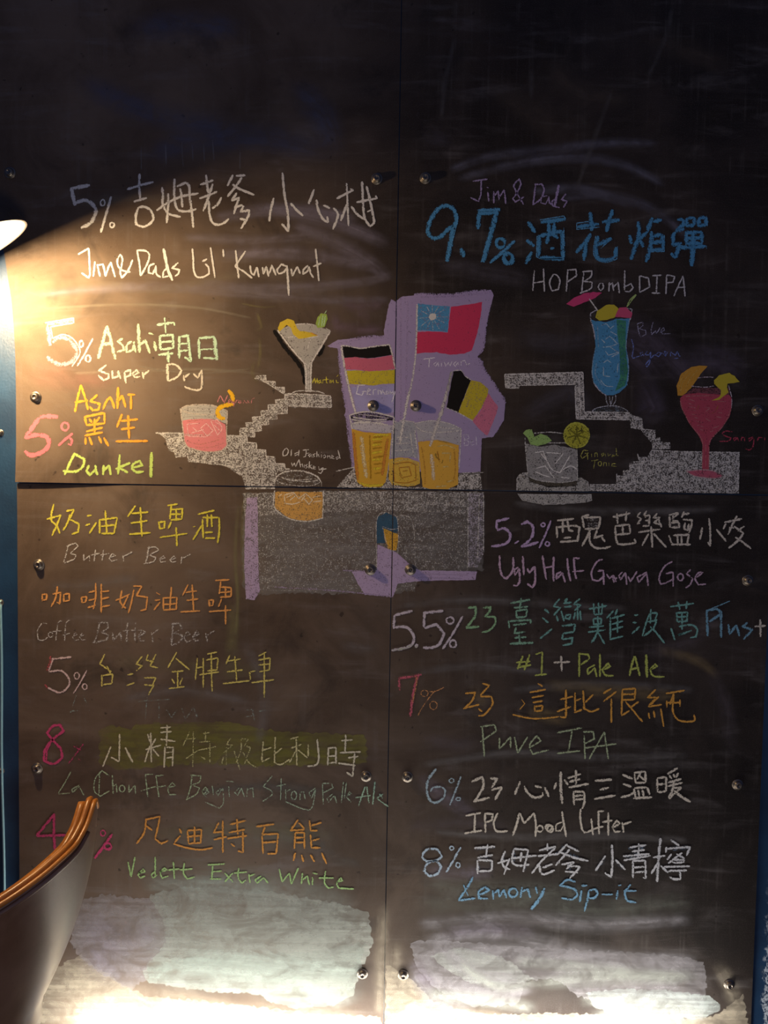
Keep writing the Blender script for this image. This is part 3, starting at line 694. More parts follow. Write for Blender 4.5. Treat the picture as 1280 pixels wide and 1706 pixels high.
draw('chalk_lettering', 940, 480, 6.095, ('s', (0.40, 0.40, 0.58), 1.9, 0.8, '745,360 755,430 772,490;742,362 800,345 802,380 760,412 830,430 832,470 778,496;905,345 885,420 888,475 930,432;930,430 938,462 960,430 975,400;975,450 1020,428 1010,400 982,432 1000,467 1082,460'),
 ('s', (0.20, 0.28, 0.66), 2.4, 0.85, '685,520 705,600 690,690 700,712 770,690;800,650 772,662 778,690 802,672 810,690;845,640 822,675 860,680 882,648;882,648 870,750 842,802 828,775 900,692 940,670;960,650 930,680 960,696 990,662 960,650;1000,660 1030,690 1052,650 1020,642 1030,690;1080,692 1086,650 1130,682 1150,642;1150,642 1170,690 1185,690;1120,716 1160,712'))
draw('ledge_drawing', 830, 600, 5.333,
 ('p', WHITE, 1, 0.70, '58,125 755,106 765,460 1165,465 1200,490 1280,515 1280,620 1180,605 1168,530 695,522 682,215 400,220 190,225 180,250 65,247'),
 ('p', WHITE, 1, 0.70, '1280,510 1290,610 1400,620 1400,690 1440,690 1445,725 1530,732 1530,790 1370,790 1365,735 1300,660 1262,610'),
 ('p', WHITE, 1, 0.70, '1360,800 1700,812 2148,818 2140,1185 825,1162 828,1105 1050,1105 1055,1030 1110,1025 1110,980 1170,970 1168,905 1255,895 1255,860 1330,860'),
 ('s', WHITE, 2.2, 0.9, '60,125 400,118 755,107;755,107 765,460;765,460 1165,466;695,522 1165,530;684,215 695,522;190,224 684,215;60,125 68,245;68,245 180,250 190,224;720,130 735,500;90,150 660,140;#2.5 740,500 1150,500'),
 ('s', WHITE, 2.2, 0.85, '1360,800 1700,814 2148,820;2130,1000 2135,1180;825,1108 1200,1105;1055,1005 1058,1100;1060,1030 1280,1045;1110,985 1290,985;1170,910 1172,985;1255,900 1260,1040;1185,1040 1190,1100;1330,850 1400,855;1260,895 1420,905;1240,830 1255,895;1480,850 1490,900'),
 ('s', WHITE, 4, 0.6, '850,1140 1100,1140 1400,1150;1400,1150 1800,1155 2130,1170;1400,830 1700,840 2100,845'))
draw('gin_and_tonic_drawing', 830, 600, 5.333,
 ('p', (0.48, 0.48, 0.46), 1, 0.8, '162,1060 200,1012 260,1000 280,1080 450,1130 690,1120 705,1050 740,1042 800,1078 822,1162 500,1168 168,1164'),
 ('p', (0.48, 0.48, 0.46), 1, 0.85, '170,1188 830,1192 836,1245 790,1262 600,1280 400,1285 220,1250'),
 ('p', (0.36, 0.36, 0.36), 1, 0.9, '240,740 380,770 500,750 690,790 708,930 708,1062 560,1085 380,1072 265,1030'),
 ('p', (0.10, 0.09, 0.07), 1, 0.9, '270,1040 430,1085 560,1090 700,1078 700,1110 560,1126 400,1112 280,1075'),
 ('s', (0.60, 0.60, 0.58), 2.2, 0.85, '240,690 250,850 268,1020;320,650 450,640 575,650;700,790 705,930 705,1070;250,1000 265,1030 380,1072 560,1086 706,1065;440,735 600,735 690,720;170,1060 168,1160;165,1060 200,1012 262,1000;820,1100 822,1162;200,1200 350,1260 550,1275;#3 190,1195 500,1200 820,1200'),
 ('s', (0.85, 0.85, 0.83), 2.0, 1.05, '330,820 400,810 470,960 550,1000 640,850;340,960 420,940 500,1050;380,830 440,900;500,930 580,830;330,990 400,1020 460,1040;540,1000 640,940 700,970;560,1040 640,1050;430,820 560,830'),
 ('p', (0.34, 0.56, 0.18), 1, 1.0, '218,652 250,620 300,615 322,680 380,655 440,675 478,715 420,745 350,762 290,750 262,690'),
 ('p', (0.50, 0.50, 0.06), 1, 0.85, '580,665 600,600 645,560 700,550 760,570 805,610 818,665 800,730 760,770 700,785 640,765 598,725'),
 ('s', (0.20, 0.20, 0.03), 3, 0.9, '700,665 640,620 660,600;700,665 700,590 720,620;700,665 770,630;700,665 780,690;700,665 730,740;700,665 660,740;700,665 620,690'),
 ('s', (0.58, 0.60, 0.10), 3, 0.9, 'o 698,667 112,110'))
draw('chalk_lettering', 830, 600, 5.333, ('s', (0.46, 0.46, 0.12), 1.9, 0.9, '800,805 760,800 735,850 750,872 790,845 790,828;770,828 805,825;795,830 797,885;830,832 832,860;860,860 860,825 880,825 885,860;945,825 920,832 925,856 950,828 957,857;975,825 978,852 1000,838;1045,850 1015,842 1012,858 1045,845;1050,780 1052,848 1070,848;830,895 892,885;862,890 850,962;o 905,920 15,20;935,942 940,910 962,912 965,942;985,912 985,942;1047,920 1015,920 1010,940 1052,945'))
draw('red_wine_cocktail_drawing', 1100, 590, 7.11,
 ('p', (0.50, 0.08, 0.13), 1, 1.05, '235,520 280,480 440,460 680,475 820,482 855,530 845,640 820,750 760,830 690,905 610,1000 585,1070 578,1385 502,1385 500,1060 460,970 340,812 250,622'),
 ('p', (0.22, 0.08, 0.10), 1, 0.8, '280,480 400,400 700,400 820,400 822,482 680,476 440,460'),
 ('s', (0.62, 0.24, 0.26), 1.7, 0.8, '330,530 420,560;330,580 420,610;340,620 430,640;350,660 420,670;370,710 430,720;400,750 450,760;420,790 490,812;440,842 510,860;460,880 510,902;530,630 590,640 540,682;690,690 740,700;660,740 730,752;540,760 600,800;480,540 560,540;680,560 780,560;620,880 700,850;590,920 650,900'),
 ('s', (0.55, 0.22, 0.06), 2.5, 0.6, '460,600 440,660;700,600 640,690 580,700'),
 ('s', (0.60, 0.20, 0.22), 2.2, 0.85, '240,540 260,640 350,812 470,970 505,1070 500,1380;845,640 760,830 620,990 582,1070 575,1380;#1.5 540,1060 540,1380;300,500 440,495 640,490'),
 ('p', (0.66, 0.34, 0.05), 1, 1.1, '210,492 195,380 250,230 370,152 460,138 560,140 480,240 420,320 360,410 260,495'),
 ('s', (0.78, 0.50, 0.12), 1.8, 0.8, '240,460 270,330 360,230;300,450 340,320 440,190;220,400 260,280 340,190'),
 ('p', (0.62, 0.52, 0.05), 1, 1.15, '640,310 700,250 820,220 880,260 940,332 800,350 792,400 812,450 700,540 605,552 710,500 722,430 640,350'),
 ('s', (0.58, 0.50, 0.56), 1.9, 0.85, '440,285 530,272 632,275;370,378 520,392 642,378;812,370 830,440 850,520 845,640'),
 ('p', (0.56, 0.13, 0.20), 1, 0.9, '312,1390 500,1372 620,1385 740,1440 700,1465 560,1470 400,1440'),
 ('s', (0.66, 0.46, 0.48), 2, 0.9, '310,1385 500,1370 640,1385 745,1440 690,1470 560,1466 400,1440 312,1388'))
draw('chalk_lettering', 1100, 590, 7.11, ('s', (0.50, 0.07, 0.12), 2.6, 0.85, '860,920 780,912 735,935 760,965 840,990 810,1030 700,1032;905,982 870,1000 880,1027 918,990 932,1032;960,1032 970,985 1000,990 1002,1032;1100,982 1050,1000 1060,1030 1108,985;1108,985 1102,1090 1060,1137 1010,1120;1150,1027 1170,987 1212,990;1240,990 1240,1032'))

draw('chalk_lettering', 560, 650, 5.333, ('s', (0.72, 0.68, 0.86), 1.9, 0.9, '1125,400 1140,420 1140,490;1125,400 1175,395 1180,430 1140,440;1140,440 1180,455 1175,490 1140,492;1195,465 1225,455 1215,440 1195,465 1205,490 1235,480;1245,410 1250,490'))

# ---------------------------------------------------------------- lettering
def L(x0, y0, f, *layers): draw('chalk_lettering', x0, y0, f, *layers)
F53 = 5.3333
# upper left
L(0, 250, 4, ('s', WHITE, 6.5, 1.1, '600,235 540,245 470,262;475,250 488,310 502,370;505,352 565,335 610,355 638,400 628,450 600,490 540,520;#3 o 685,352 15,20;#4.5 742,310 710,420 672,550;#3.4 o 747,500 14,17'))
L(200, 280, F53, ('s', WHITE, 4.4, 1.1, '175,50 172,160 180,275;62,190 175,155 298,125;122,300 240,265;165,350 140,430 145,500 200,522 260,500 298,450 275,380 220,345 165,350;375,170 382,250 378,310 405,380;405,380 440,410 540,435;428,225 430,330 415,490;325,378 440,300 560,250 700,225;485,95 482,230 490,310 520,375 600,385 680,365;505,165 585,130 615,160 620,250 640,400 652,530;535,180 548,250 555,350;765,60 775,150 785,225;712,150 830,108;825,140 790,250 740,385;705,270 780,245 865,210;790,290 795,400 820,480 870,505 930,485 968,450;903,260 870,320 820,360;1005,60 955,160;1030,70 1115,65;1085,80 1040,150 955,255;1000,145 1060,185 1195,240;1040,220 990,290;990,290 1060,265 1040,320 1010,410;1015,350 1090,330;1100,335 1070,395;1070,390 1150,375 1140,430 1075,540;1065,450 1135,465'))
L(430, 280, F53, ('s', WHITE, 4.4, 1.1, '140,265 115,370 100,475;217,40 235,230 265,400 272,565;272,565 212,495;290,312 340,370 402,425;500,190 450,320;520,280 535,370 575,450 622,485;615,430 625,485;580,330 640,358;670,355 708,400 705,450 665,545;#3.6 787,135 795,290 805,515;698,272 850,195;820,185 850,195;795,310 735,470;830,340 880,410 945,455;925,120 935,330 950,450 995,515 1030,490 1025,430 990,260 965,160;875,305 1055,270;1045,245 1060,275;#3 970,390 1015,370'))
L(120, 400, F53, ('s', WHITE, 3.3, 1.15, '55,128 150,72;150,72 155,180 160,310 148,335 85,292;205,190 190,325;225,215 250,325;228,225 275,215 285,250 300,325;300,320 325,240 345,195;345,195 360,250 385,330;540,175 500,270 445,335 430,290 450,170 430,130 405,170 410,230 450,270 520,285;580,95 600,210 610,320;575,92 650,95 688,130 670,210 612,318;735,210 690,230 680,290 720,300 745,240;745,225 750,300 790,330;#5 815,75 835,180 855,270 895,360;855,245 815,280 810,330 860,320;945,200 890,250 955,265 945,300 915,322'))
L(310, 400, F53, ('s', WHITE, 3.3, 1.15, '58,75 65,180 70,270 95,325 150,330 205,300 200,240 170,212;145,190 188,168;218,65 235,180 258,335;330,82 335,150;442,90 455,220 470,340;530,98 435,235;435,235 500,270 590,340;570,225 580,290 605,310 630,240;630,240 650,330;680,240 690,305;690,300 715,235 735,325;740,300 765,225 800,315;895,235 850,215 810,265 825,300 870,285 895,245;#4 897,225 905,330 915,495;935,255 945,320 990,235;990,235 1015,300;1085,225 1045,265 1040,305 1085,270 1090,235;1095,235 1110,300 1135,335;1152,78 1165,200 1182,365;1130,235 1205,205'))
L(60, 510, 4, ('s', (0.50, 0.30, 0.34), 8, 0.9, '245,95 160,108 75,122;78,125 88,190 95,265;110,245 140,215 190,210 245,250 275,310 240,370 170,390 110,370 75,335'),
  ('s', (0.72, 0.60, 0.56), 2.2, 1.1, '60,112 250,80 252,112 98,138 112,215 180,190 240,212 285,270 292,320 240,405'),
  ('s', (0.74, 0.50, 0.55), 3.6, 1.0, 'o 303,252 13,20;380,215 325,320 275,400;o 348,350 16,22'))
L(60, 510, 4, ('s', (0.58, 0.74, 0.50), 6, 1.0, '475,130 445,240 415,350;475,135 505,250 530,355;445,255 510,250;#4 580,215 545,235 580,265 585,295 540,305;#4.5 640,235 605,260 605,305 645,290 655,235;#4 650,240 665,310;682,118 690,310;#5 690,260 730,230 760,315;790,235 800,300;#4 750,180 785,190'),
  ('s', (0.52, 0.74, 0.56), 5, 1.0, '#3.2 858,75 865,185;805,125 920,110;920,110 925,130;825,200 830,295;825,200 915,190 915,285;#4 830,240 910,235;830,290 915,280;815,325 915,315;#6 880,300 885,375;955,200 955,350;955,205 1015,195 1025,310 1035,370;1035,370 990,340;#4 960,250 1015,250;960,300 1015,295;1085,220 1090,350;1085,215 1190,205;#7 1190,205 1205,360;#4 1205,350 1115,345;#3 1095,290 1190,285'))
L(60, 510, 4, ('s', CREAM, 3.8, 1.0, '470,392 420,430 485,455 485,480 450,495 415,460;510,430 510,480 545,470 550,430;550,435 565,485;590,440 600,515;590,440 630,425 630,460 595,475;650,460 685,445 670,425 645,450 660,475 695,470;710,440 720,485;715,460 755,430;#5 875,390 880,500;870,390 930,390 970,430 945,470 885,500;985,460 990,500;990,475 1025,450;1050,450 1080,480;1105,425 1105,540 1070,560 1020,550 990,535;1080,480 1105,425'))
L(30, 640, 5.12, ('s', ORANGE, 4.3, 1.2, '540,5 510,120 488,240;540,10 575,120 600,220;485,155 600,140;680,90 620,145 700,170 690,215 640,225 615,190;790,110 760,140 725,220;785,105 810,160 825,210;#5 855,25 850,210;855,150 890,95;890,95 920,200;965,95 965,215;935,90 1000,90;570,275 590,355;570,280 740,245;740,245 740,340;610,295 635,330;700,280 660,330;655,295 655,415;590,350 740,335;585,405 725,370;570,440 725,410;580,455 580,515;610,450 635,520;690,445 715,505;735,455 775,530;890,255 845,370;880,315 1025,300;940,265 950,465;880,385 1000,370;835,488 1110,485'))
L(30, 640, 5.12, ('s', ROSE, 7.5, 1.2, '345,280 260,275 190,280;185,285 125,375 65,465;70,460 150,435 240,445 270,490 250,550 180,595 110,605 65,570;#4 o 405,362 30,34;#4.5 470,420 410,470 350,525;#4 440,455 465,480 455,520 430,510'))
L(30, 640, 5.12, ('s', (0.50, 0.68, 0.18), 4.6, 1.15, '490,585 450,670 405,775;480,590 570,640 560,700 500,745 390,740;610,690 590,740 620,775 665,730;665,690 670,740 685,775;735,690 730,775;735,740 780,690;780,690 795,775;870,600 865,680 855,770;960,670 835,725;870,715 940,755;985,710 1060,695 1040,655 985,680 975,720 1010,750 1075,745;#6 1140,580 1135,795'))
# upper right
L(690, 285, 4.741, ('s', (0.40, 0.32, 0.55), 3.2, 0.95, '462,80 580,65;530,75 528,180 510,240 445,210;583,165 590,240;575,128 590,133;630,160 630,255;632,200 665,160 672,230;672,210 712,150 725,260;865,265 800,150 790,110 830,65 845,100 815,170 780,220 800,245 870,205;960,110 950,200 940,270;950,105 1010,105 1028,150 1000,220 945,265;#2 1055,195 1010,205 1000,250 1040,262 1065,210;1065,200 1070,250 1095,265;#5 1145,110 1125,200 1110,280;#3 1110,220 1090,240 1095,275 1150,290;1200,180 1165,225 1210,240 1180,288'))
L(690, 285, 4.741, ('s', BLUE, 7.5, 1.0, '310,430 260,470 210,520 150,530 110,480 125,400 190,300 250,275 310,300 335,370 325,420 300,450;#8.5 310,440 290,560 260,715;#9 370,610 395,680;505,460 515,315;515,315 680,305;505,335 640,330;#9 655,315 600,520 545,720;#6 o 683,570 34,36;#6 795,550 700,640 600,725;#8 o 745,690 36,40'),
  ('s', (0.13, 0.42, 0.74), 2, 0.9, '108,480 125,395 190,295 250,268 315,295 345,370 330,450 290,600 262,718;680,300 500,308;640,350 530,720;795,548 600,730'))
L(860, 340, 3.765, ('s', BLUE, 7.5, 1.0, '75,110 120,180;65,225 115,265;100,300 60,375;155,115 310,95;145,195 140,330;150,200 290,170;290,170 295,350;295,350 250,340;205,120 205,190 190,250;240,120 240,190 265,215;#6 215,280 240,275;150,335 290,345;385,145 520,125;465,50 475,170;540,115 650,100;605,35 565,175;470,185 435,240 375,305;440,240 425,355;600,215 510,260;515,200 500,280 510,340 560,355 620,335;620,335 628,270;710,195 725,250;765,110 770,190 740,290 720,350;820,180 760,230;775,220 800,270;855,85 820,180;860,110 915,100;850,170 845,260 815,365;850,205 915,190;915,190 925,285;850,245 920,235;850,290 925,285;#6 1010,100 1045,95;1045,95 1050,125 1005,165;1000,170 1055,155;1000,175 985,200 985,255 1040,245;#8 1030,250 1000,330 970,310;#5 1070,90 1120,85;1120,85 1115,135;1115,135 1070,135 1070,90;1150,85 1195,85;1195,85 1190,135;1190,135 1145,135 1150,85;#7 1060,180 1165,175;1165,175 1165,250;1065,180 1070,250;1070,215 1165,212;1070,248 1165,248;1030,275 1190,265;#9 1110,180 1110,280 1100,390'),
  ('s', (0.15, 0.44, 0.74), 1.8, 0.9, '150,100 300,75 312,95;132,200 128,330 165,345 280,342 302,355;300,150 298,350;380,120 470,108;380,120 382,160 525,145;500,200 485,300 510,350 570,365 632,345 638,265;600,215 530,280;820,170 770,240;930,195 930,298 840,300;985,190 980,255 1045,262;1195,75 1200,140;1075,180 1065,260;1195,262 1195,280'))
L(860, 340, 3.765, ('s', (0.62, 0.62, 0.66), 2.8, 1.0, '115,415 110,480 105,545;172,405 178,550;110,495 175,485;235,440 210,490 225,545 265,535 275,480 255,445 235,440;325,410 315,550;320,415 375,410 380,450 320,490;425,425 412,550;415,425 475,420 470,455 425,485;425,485 475,490 470,530 400,560;530,495 515,520 530,545 548,525 545,500 530,495;585,490 582,550;582,510 605,495 612,545;612,520 640,490 648,560;682,415 680,540;680,520 720,500 735,525 710,550 680,545;775,450 775,555;775,450 830,465 838,520 775,555;855,450 915,447;885,450 880,555;850,558 905,560;945,445 940,565;945,445 995,455 985,490 945,495;1048,450 1015,520 990,578;1048,455 1060,580;1010,525 1062,520'))
# lower left
L(60, 825, 3.765, ('s', LEMON, 3.5, 1.1, '112,55 95,150 130,190 150,240;155,125 130,190 100,255;68,150 160,125;190,100 240,90;240,90 210,150;210,150 270,180 265,230 225,245;215,120 195,180 170,220;320,130 350,125;310,190 340,180;335,240 380,170;400,150 400,240;400,155 510,140;510,140 490,240;490,240 410,240;435,95 445,235;410,195 500,185;625,65 575,135;600,115 705,105;655,75 665,260;595,175 700,160;585,245 720,235;770,165 780,215;770,170 810,165 805,205 780,210;825,65 890,55;850,65 840,150;850,90 920,85 915,150;845,120 915,118;845,155 915,150;880,90 880,160;850,165 830,210;#3 775,265 950,240;880,200 885,320;#2.5 985,200 1000,195;985,280 1040,190;#3.5 1015,120 1120,95;1045,150 1050,270;1045,140 1150,140;1150,140 1150,230 1140,300;1075,120 1075,200;1100,120 1105,200;1060,235 1110,230;1060,270 1125,268'))
L(60, 825, 3.765, ('s', (0.62, 0.61, 0.60), 2.6, 0.85, '205,310 190,370 175,420;190,320 250,300 265,320 215,365;215,365 250,375 240,400 180,425;300,370 300,410 335,380;335,375 338,415;375,340 365,415;345,375 400,365;425,340 415,415;405,375 460,365;465,390 500,380 480,365 460,395 475,415 510,405;545,375 550,415;548,385 605,355;#3.4 710,320 690,425;#2.6 700,330 750,325 770,345 710,375;710,375 750,390 740,415 675,430;780,400 810,395 800,380 775,400 785,420 815,415;845,405 875,395 865,380 840,405 855,420 880,415;915,385 910,430;920,395 970,370'))
L(60, 825, 3.765, ('s', (0.78, 0.38, 0.12), 3.1, 1.1, '40,620 40,665;40,622 70,620;70,620 65,655 40,658;135,570 125,640 95,700;105,620 155,610 150,680 130,670;175,620 175,670;175,622 210,615;210,615 208,660 180,665;285,640 290,675;285,640 320,635;320,635 310,670 290,675;375,550 375,640 360,715;330,610 370,600;330,660 370,650;325,705 375,690;410,555 410,740;415,605 460,600;415,650 460,640;415,700 465,690;540,595 530,670 565,710;580,630 550,690 540,710;500,660 570,630 590,620;610,570 665,570;665,570 630,630;630,630 700,640 690,715 655,725;615,590 600,670 580,740;#2.2 755,610 780,625;745,660 780,655;740,720 780,670;800,640 800,720;800,645 885,640;885,640 880,715 800,720;850,575 840,715;805,685 880,680;#3 955,560 920,630;940,610 1010,600;980,560 990,730;945,660 1020,650;905,732 1030,725;1085,655 1090,700;1085,660 1115,655;1115,655 1110,690 1090,695;1125,535 1215,530;1160,540 1150,620;1160,575 1225,580;1225,580 1225,635;1155,610 1225,605;1155,640 1225,635;1190,580 1190,645;1165,650 1145,700;1085,730 1225,720;1190,690 1190,810'))
L(60, 825, 3.765, ('s', (0.58, 0.58, 0.58), 2.3, 0.8, '70,805 40,800 10,850 15,905 45,910 75,890;o 92,875 14,16;165,790 140,800 125,910;100,855 160,850;215,785 190,800 180,915;160,880 215,865;230,885 260,875 245,860 230,890 245,910 270,905;280,885 305,875 290,865 275,890 290,908 310,905'),
  ('s', (0.58, 0.58, 0.58), 4, 0.68, '400,800 385,870 365,930;390,800 450,800 455,830 410,860;410,860 455,875 440,905 355,925;480,860 485,910 530,860;530,860 535,910;575,800 570,920;#2.5 545,850 610,845;#4 625,800 620,915;#2.5 600,850 660,845;645,885 690,860 665,845 645,890 660,915 690,905;#4 725,860 735,920;#2.5 730,870 770,840;#4 860,800 850,940;850,810 900,800 915,835 865,865;865,865 920,880 905,915 845,945;#3 930,890 970,870 950,855 930,895 945,920 975,910;990,885 1025,870 1010,850 985,890 1000,915 1030,905;#4 1065,865 1075,920;#3 1070,880 1120,850'))
L(60, 1070, 3.048, ('s', (0.72, 0.56, 0.56), 3.6, 1.0, '180,75 80,85;85,90 65,145;65,150 130,145 170,190 160,230 120,255 60,230;#2.5 o 208,170 13,17;#2.8 260,140 225,205 190,260;#2.5 o 248,225 12,14'),
  ('s', (0.62, 0.12, 0.15), 5, 0.7, '75,70 70,110 52,148;45,215 60,235'))
L(60, 1070, 3.048, ('s', (0.72, 0.64, 0.18), 3.0, 0.98, '350,60 325,110 385,150;360,120 380,160;335,165 335,225;335,170 390,160;390,160 385,210 340,215;465,165 495,160;460,220 500,205;540,70 510,110 540,120 510,145;570,60 560,90 600,100;610,60 580,120 620,130;550,180 610,180;610,180 590,220 550,215;600,215 570,270;715,50 670,130;710,80 780,140;690,150 750,145;720,150 720,230;690,185 705,210;675,235 755,225;745,180 730,215;820,80 810,190;850,80 850,230;815,130 850,125;870,60 920,50;865,90 925,80;925,80 920,140 870,145;890,60 895,250;830,165 930,150;985,65 965,110;975,95 1040,85;1010,70 1020,195;970,150 1050,140;950,210 1085,195;1085,150 1090,190;1090,150 1115,145;1130,70 1170,50;1130,90 1190,80;1190,80 1185,140 1135,150;1130,115 1185,110;1095,205 1210,190;1160,50 1160,280'),
  ('s', (0.32, 0.42, 0.40), 3, 0.58, '205,270 175,360;240,270 275,350;175,350 220,345;520,300 680,290;565,280 555,390;625,310 625,395;660,340 690,380 720,335;740,330 760,390 800,330 820,380;1065,345 1100,340 1110,400;1130,350 1170,345;1060,380 1120,370'))
L(60, 1195, 4, ('s', MAG, 4.5, 1.1, '110,150 75,105 110,60 160,50 185,90 110,150 60,220 55,290 120,310 175,270 165,210 110,150;#3 105,160 75,220 70,290'), ('s', MAG, 3, 0.72, '270,180 275,215;320,170 270,240 215,310;280,270 300,290;250,190 300,220'))
L(60, 1195, 4, ('s', (0.72, 0.68, 0.52), 3.1, 1.0, '500,195 470,270 445,330;558,110 555,295;555,295 500,265;#4 595,200 645,300;745,110 760,165;800,140 770,190;730,215 835,185;765,100 770,300;760,190 725,300;780,210 820,260;875,50 870,190;830,70 900,65;830,100 905,95;830,145 930,160;860,195 855,335;870,200 915,200 910,325;#2 865,235 915,230;870,270 915,265'),
  ('s', (0.62, 0.60, 0.30), 2.8, 0.75, '1025,95 980,190;1000,145 1070,140;1050,95 1045,330;1000,275 1080,220;1110,110 1165,100;1130,95 1130,160;1090,165 1160,160;1080,220 1200,195;1160,170 1160,300;1100,260 1130,280'))
L(340, 1200, 4, ('s', (0.60, 0.58, 0.32), 2.8, 0.7, '180,115 150,160 190,165 130,215;150,180 150,300;130,240 120,290;200,200 240,330;250,125 245,200 215,280;250,120 295,125 270,170 310,180;310,180 270,290;260,210 300,280 360,320'),
  ('s', (0.66, 0.62, 0.36), 3, 0.9, '395,140 385,270;390,200 450,180;385,275 440,250;475,110 470,280 510,295 570,260;520,185 475,220;630,110 575,125;615,120 620,300;580,185 650,160;620,190 570,280;625,195 690,250;695,160 695,240'),
  ('s', (0.72, 0.68, 0.55), 3.4, 1.0, '755,125 765,260 740,300 690,305;830,180 825,300;830,185 880,180;880,180 880,290;830,240 880,235;835,285 880,280;915,135 990,130;945,95 940,210;905,215 1045,210;960,250 1030,240;895,285 1010,300;1005,220 990,375;990,375 950,345'))
L(60, 1195, 4, ('s', (0.42, 0.56, 0.36), 2.5, 0.85, '235,360 190,440 150,505;150,510 225,505;290,450 240,480 245,500 290,460;290,460 320,520;490,390 440,355 395,410 390,490 430,525 490,490;#2.2 425,370 420,510;#2.5 510,385 515,510;515,460 535,445 540,500;o 575,475 18,22;620,450 620,500 660,450;660,450 665,510;780,380 730,380 745,530;700,490 800,460;850,385 800,390 820,530;800,465 865,455;880,470 930,455 910,435 880,470 890,515 935,515;1040,390 1030,470 1005,545;1030,385 1100,390 1090,430 1040,450;1040,450 1090,470 1070,510 1000,550;1105,490 1145,480 1130,465 1105,495 1125,520'))
L(340, 1200, 4, ('s', (0.40, 0.54, 0.40), 2.4, 0.78, '0,500 35,480 20,465 0,495 20,515;55,430 65,510;110,455 80,480 95,500 120,455;125,450 130,550 100,585 10,545;165,440 170,510;145,405 200,410;235,450 205,480 225,500 250,450;250,450 270,510;285,510 290,450;290,460 325,450 330,515;455,370 395,440 450,470 450,500 390,540;515,385 510,530;480,440 545,425;545,460 545,530;550,475 575,460;o 600,500 18,28;640,530 640,480 665,475 675,525;745,450 700,480 715,520 745,460;745,460 720,580 680,595 610,570 540,540;790,420 795,560;785,420 850,420 860,450 790,485;860,490 820,520 830,545 870,500;870,500 885,550;930,410 915,550;950,410 935,520;950,500 985,490 970,475 950,510 980,545'),
  ('s', (0.40, 0.62, 0.46), 2.8, 0.9, '1075,440 1030,570;1085,440 1100,550;1010,515 1110,500;1140,405 1125,560;1170,490 1190,520;1195,490 1150,520;1150,520 1230,575'))
L(0, 1280, 3.2, ('s', MAG, 4.8, 1.05, '290,245 195,360;195,360 355,355;290,240 288,340 295,445;#3 368,408 374,414;#6 400,265 440,258;#3.5 438,262 415,340 395,420;#2.6 o 550,345 13,15;600,350 550,420 505,480;o 575,415 18,17'))
L(190, 1350, 2.977, ('s', (0.72, 0.34, 0.08), 3.4, 1.05, '160,40 150,110 112,165;160,45 230,30;230,30 205,140 235,165 270,150;160,75 190,100;325,90 335,115;330,125 300,160;295,165 360,185 430,195 490,185;365,100 370,165;365,100 435,95;435,95 430,160 370,165;400,80 400,165;365,130 430,125;520,60 495,110 540,105;540,50 540,210;495,145 560,130;575,70 655,50;610,40 615,120;570,110 650,95;560,140 660,125;640,105 640,210;640,210 615,200;580,165 600,180;705,80 795,68;750,80 735,120;735,125 740,215;735,120 815,115;815,115 805,215;805,215 760,215;740,160 805,155;915,45 875,100 945,95;915,60 945,90;900,110 895,190;900,110 945,110;945,110 945,190;900,135 940,135;900,160 940,158;970,50 975,100 1010,100;1030,60 980,75;975,120 980,185 1025,185;1020,140 985,150;#4 900,210 890,250;930,220 940,255;975,220 995,255;1030,210 1055,265'))
L(190, 1350, 2.977, ('s', (0.36, 0.58, 0.24), 3.0, 1.0, '70,255 85,330;85,330 105,230;120,310 155,305 145,290 120,320 130,335 155,325;205,230 205,325;205,300 185,320 195,335 215,320;225,305 265,295 250,285 230,310 240,335 270,325;295,255 300,340;270,295 325,290;350,260 345,310 365,340 400,330;325,295 390,290;465,270 550,265;490,275 485,340;485,305 535,300;475,340 535,340;550,310 590,355;590,310 550,355;620,285 615,330 635,360 655,345;595,310 660,305;670,315 675,360;675,325 700,315;730,325 700,345 710,360 740,335;740,330 765,360;820,290 835,355;835,355 870,310;870,310 880,365;880,365 915,285;935,310 930,365;935,345 960,325 970,370;985,330 985,370;985,310 1010,315;1050,300 1045,360 1065,385 1090,380;1015,335 1090,335;1105,355 1135,350 1125,335 1105,360 1115,385 1190,390'))
# lower right
L(800, 840, F53, ('s', (0.58, 0.44, 0.70), 5, 1.05, '260,125 140,152;145,150 150,222;150,230 215,215 265,260 260,320 200,360 100,375;#4 305,350 345,325;365,180 420,155 465,190 470,260 440,320 365,380;365,375 440,362 520,335;#2.8 o 560,183 18,16;#3.6 630,145 580,270 525,390;#3 o 598,352 19,19'))
L(800, 840, F53, ('s', CREAM, 4, 1.05, '685,145 835,130;680,195 685,300;690,205 830,190 885,205 865,335;735,150 735,255;775,140 790,230 830,240;#3.5 740,300 810,295;710,335 860,325;#4 970,95 905,110;905,110 925,210;925,120 1070,115;1070,115 1055,215;1055,215 930,220;985,210 955,280 905,375;975,230 975,330 1020,385 1100,390 1165,375;1040,230 1015,300 1095,275;1080,290 1110,335'),
  ('s', GREY, 7, 0.6, '950,140 1050,140;945,170 1050,168;955,195 1045,192'))
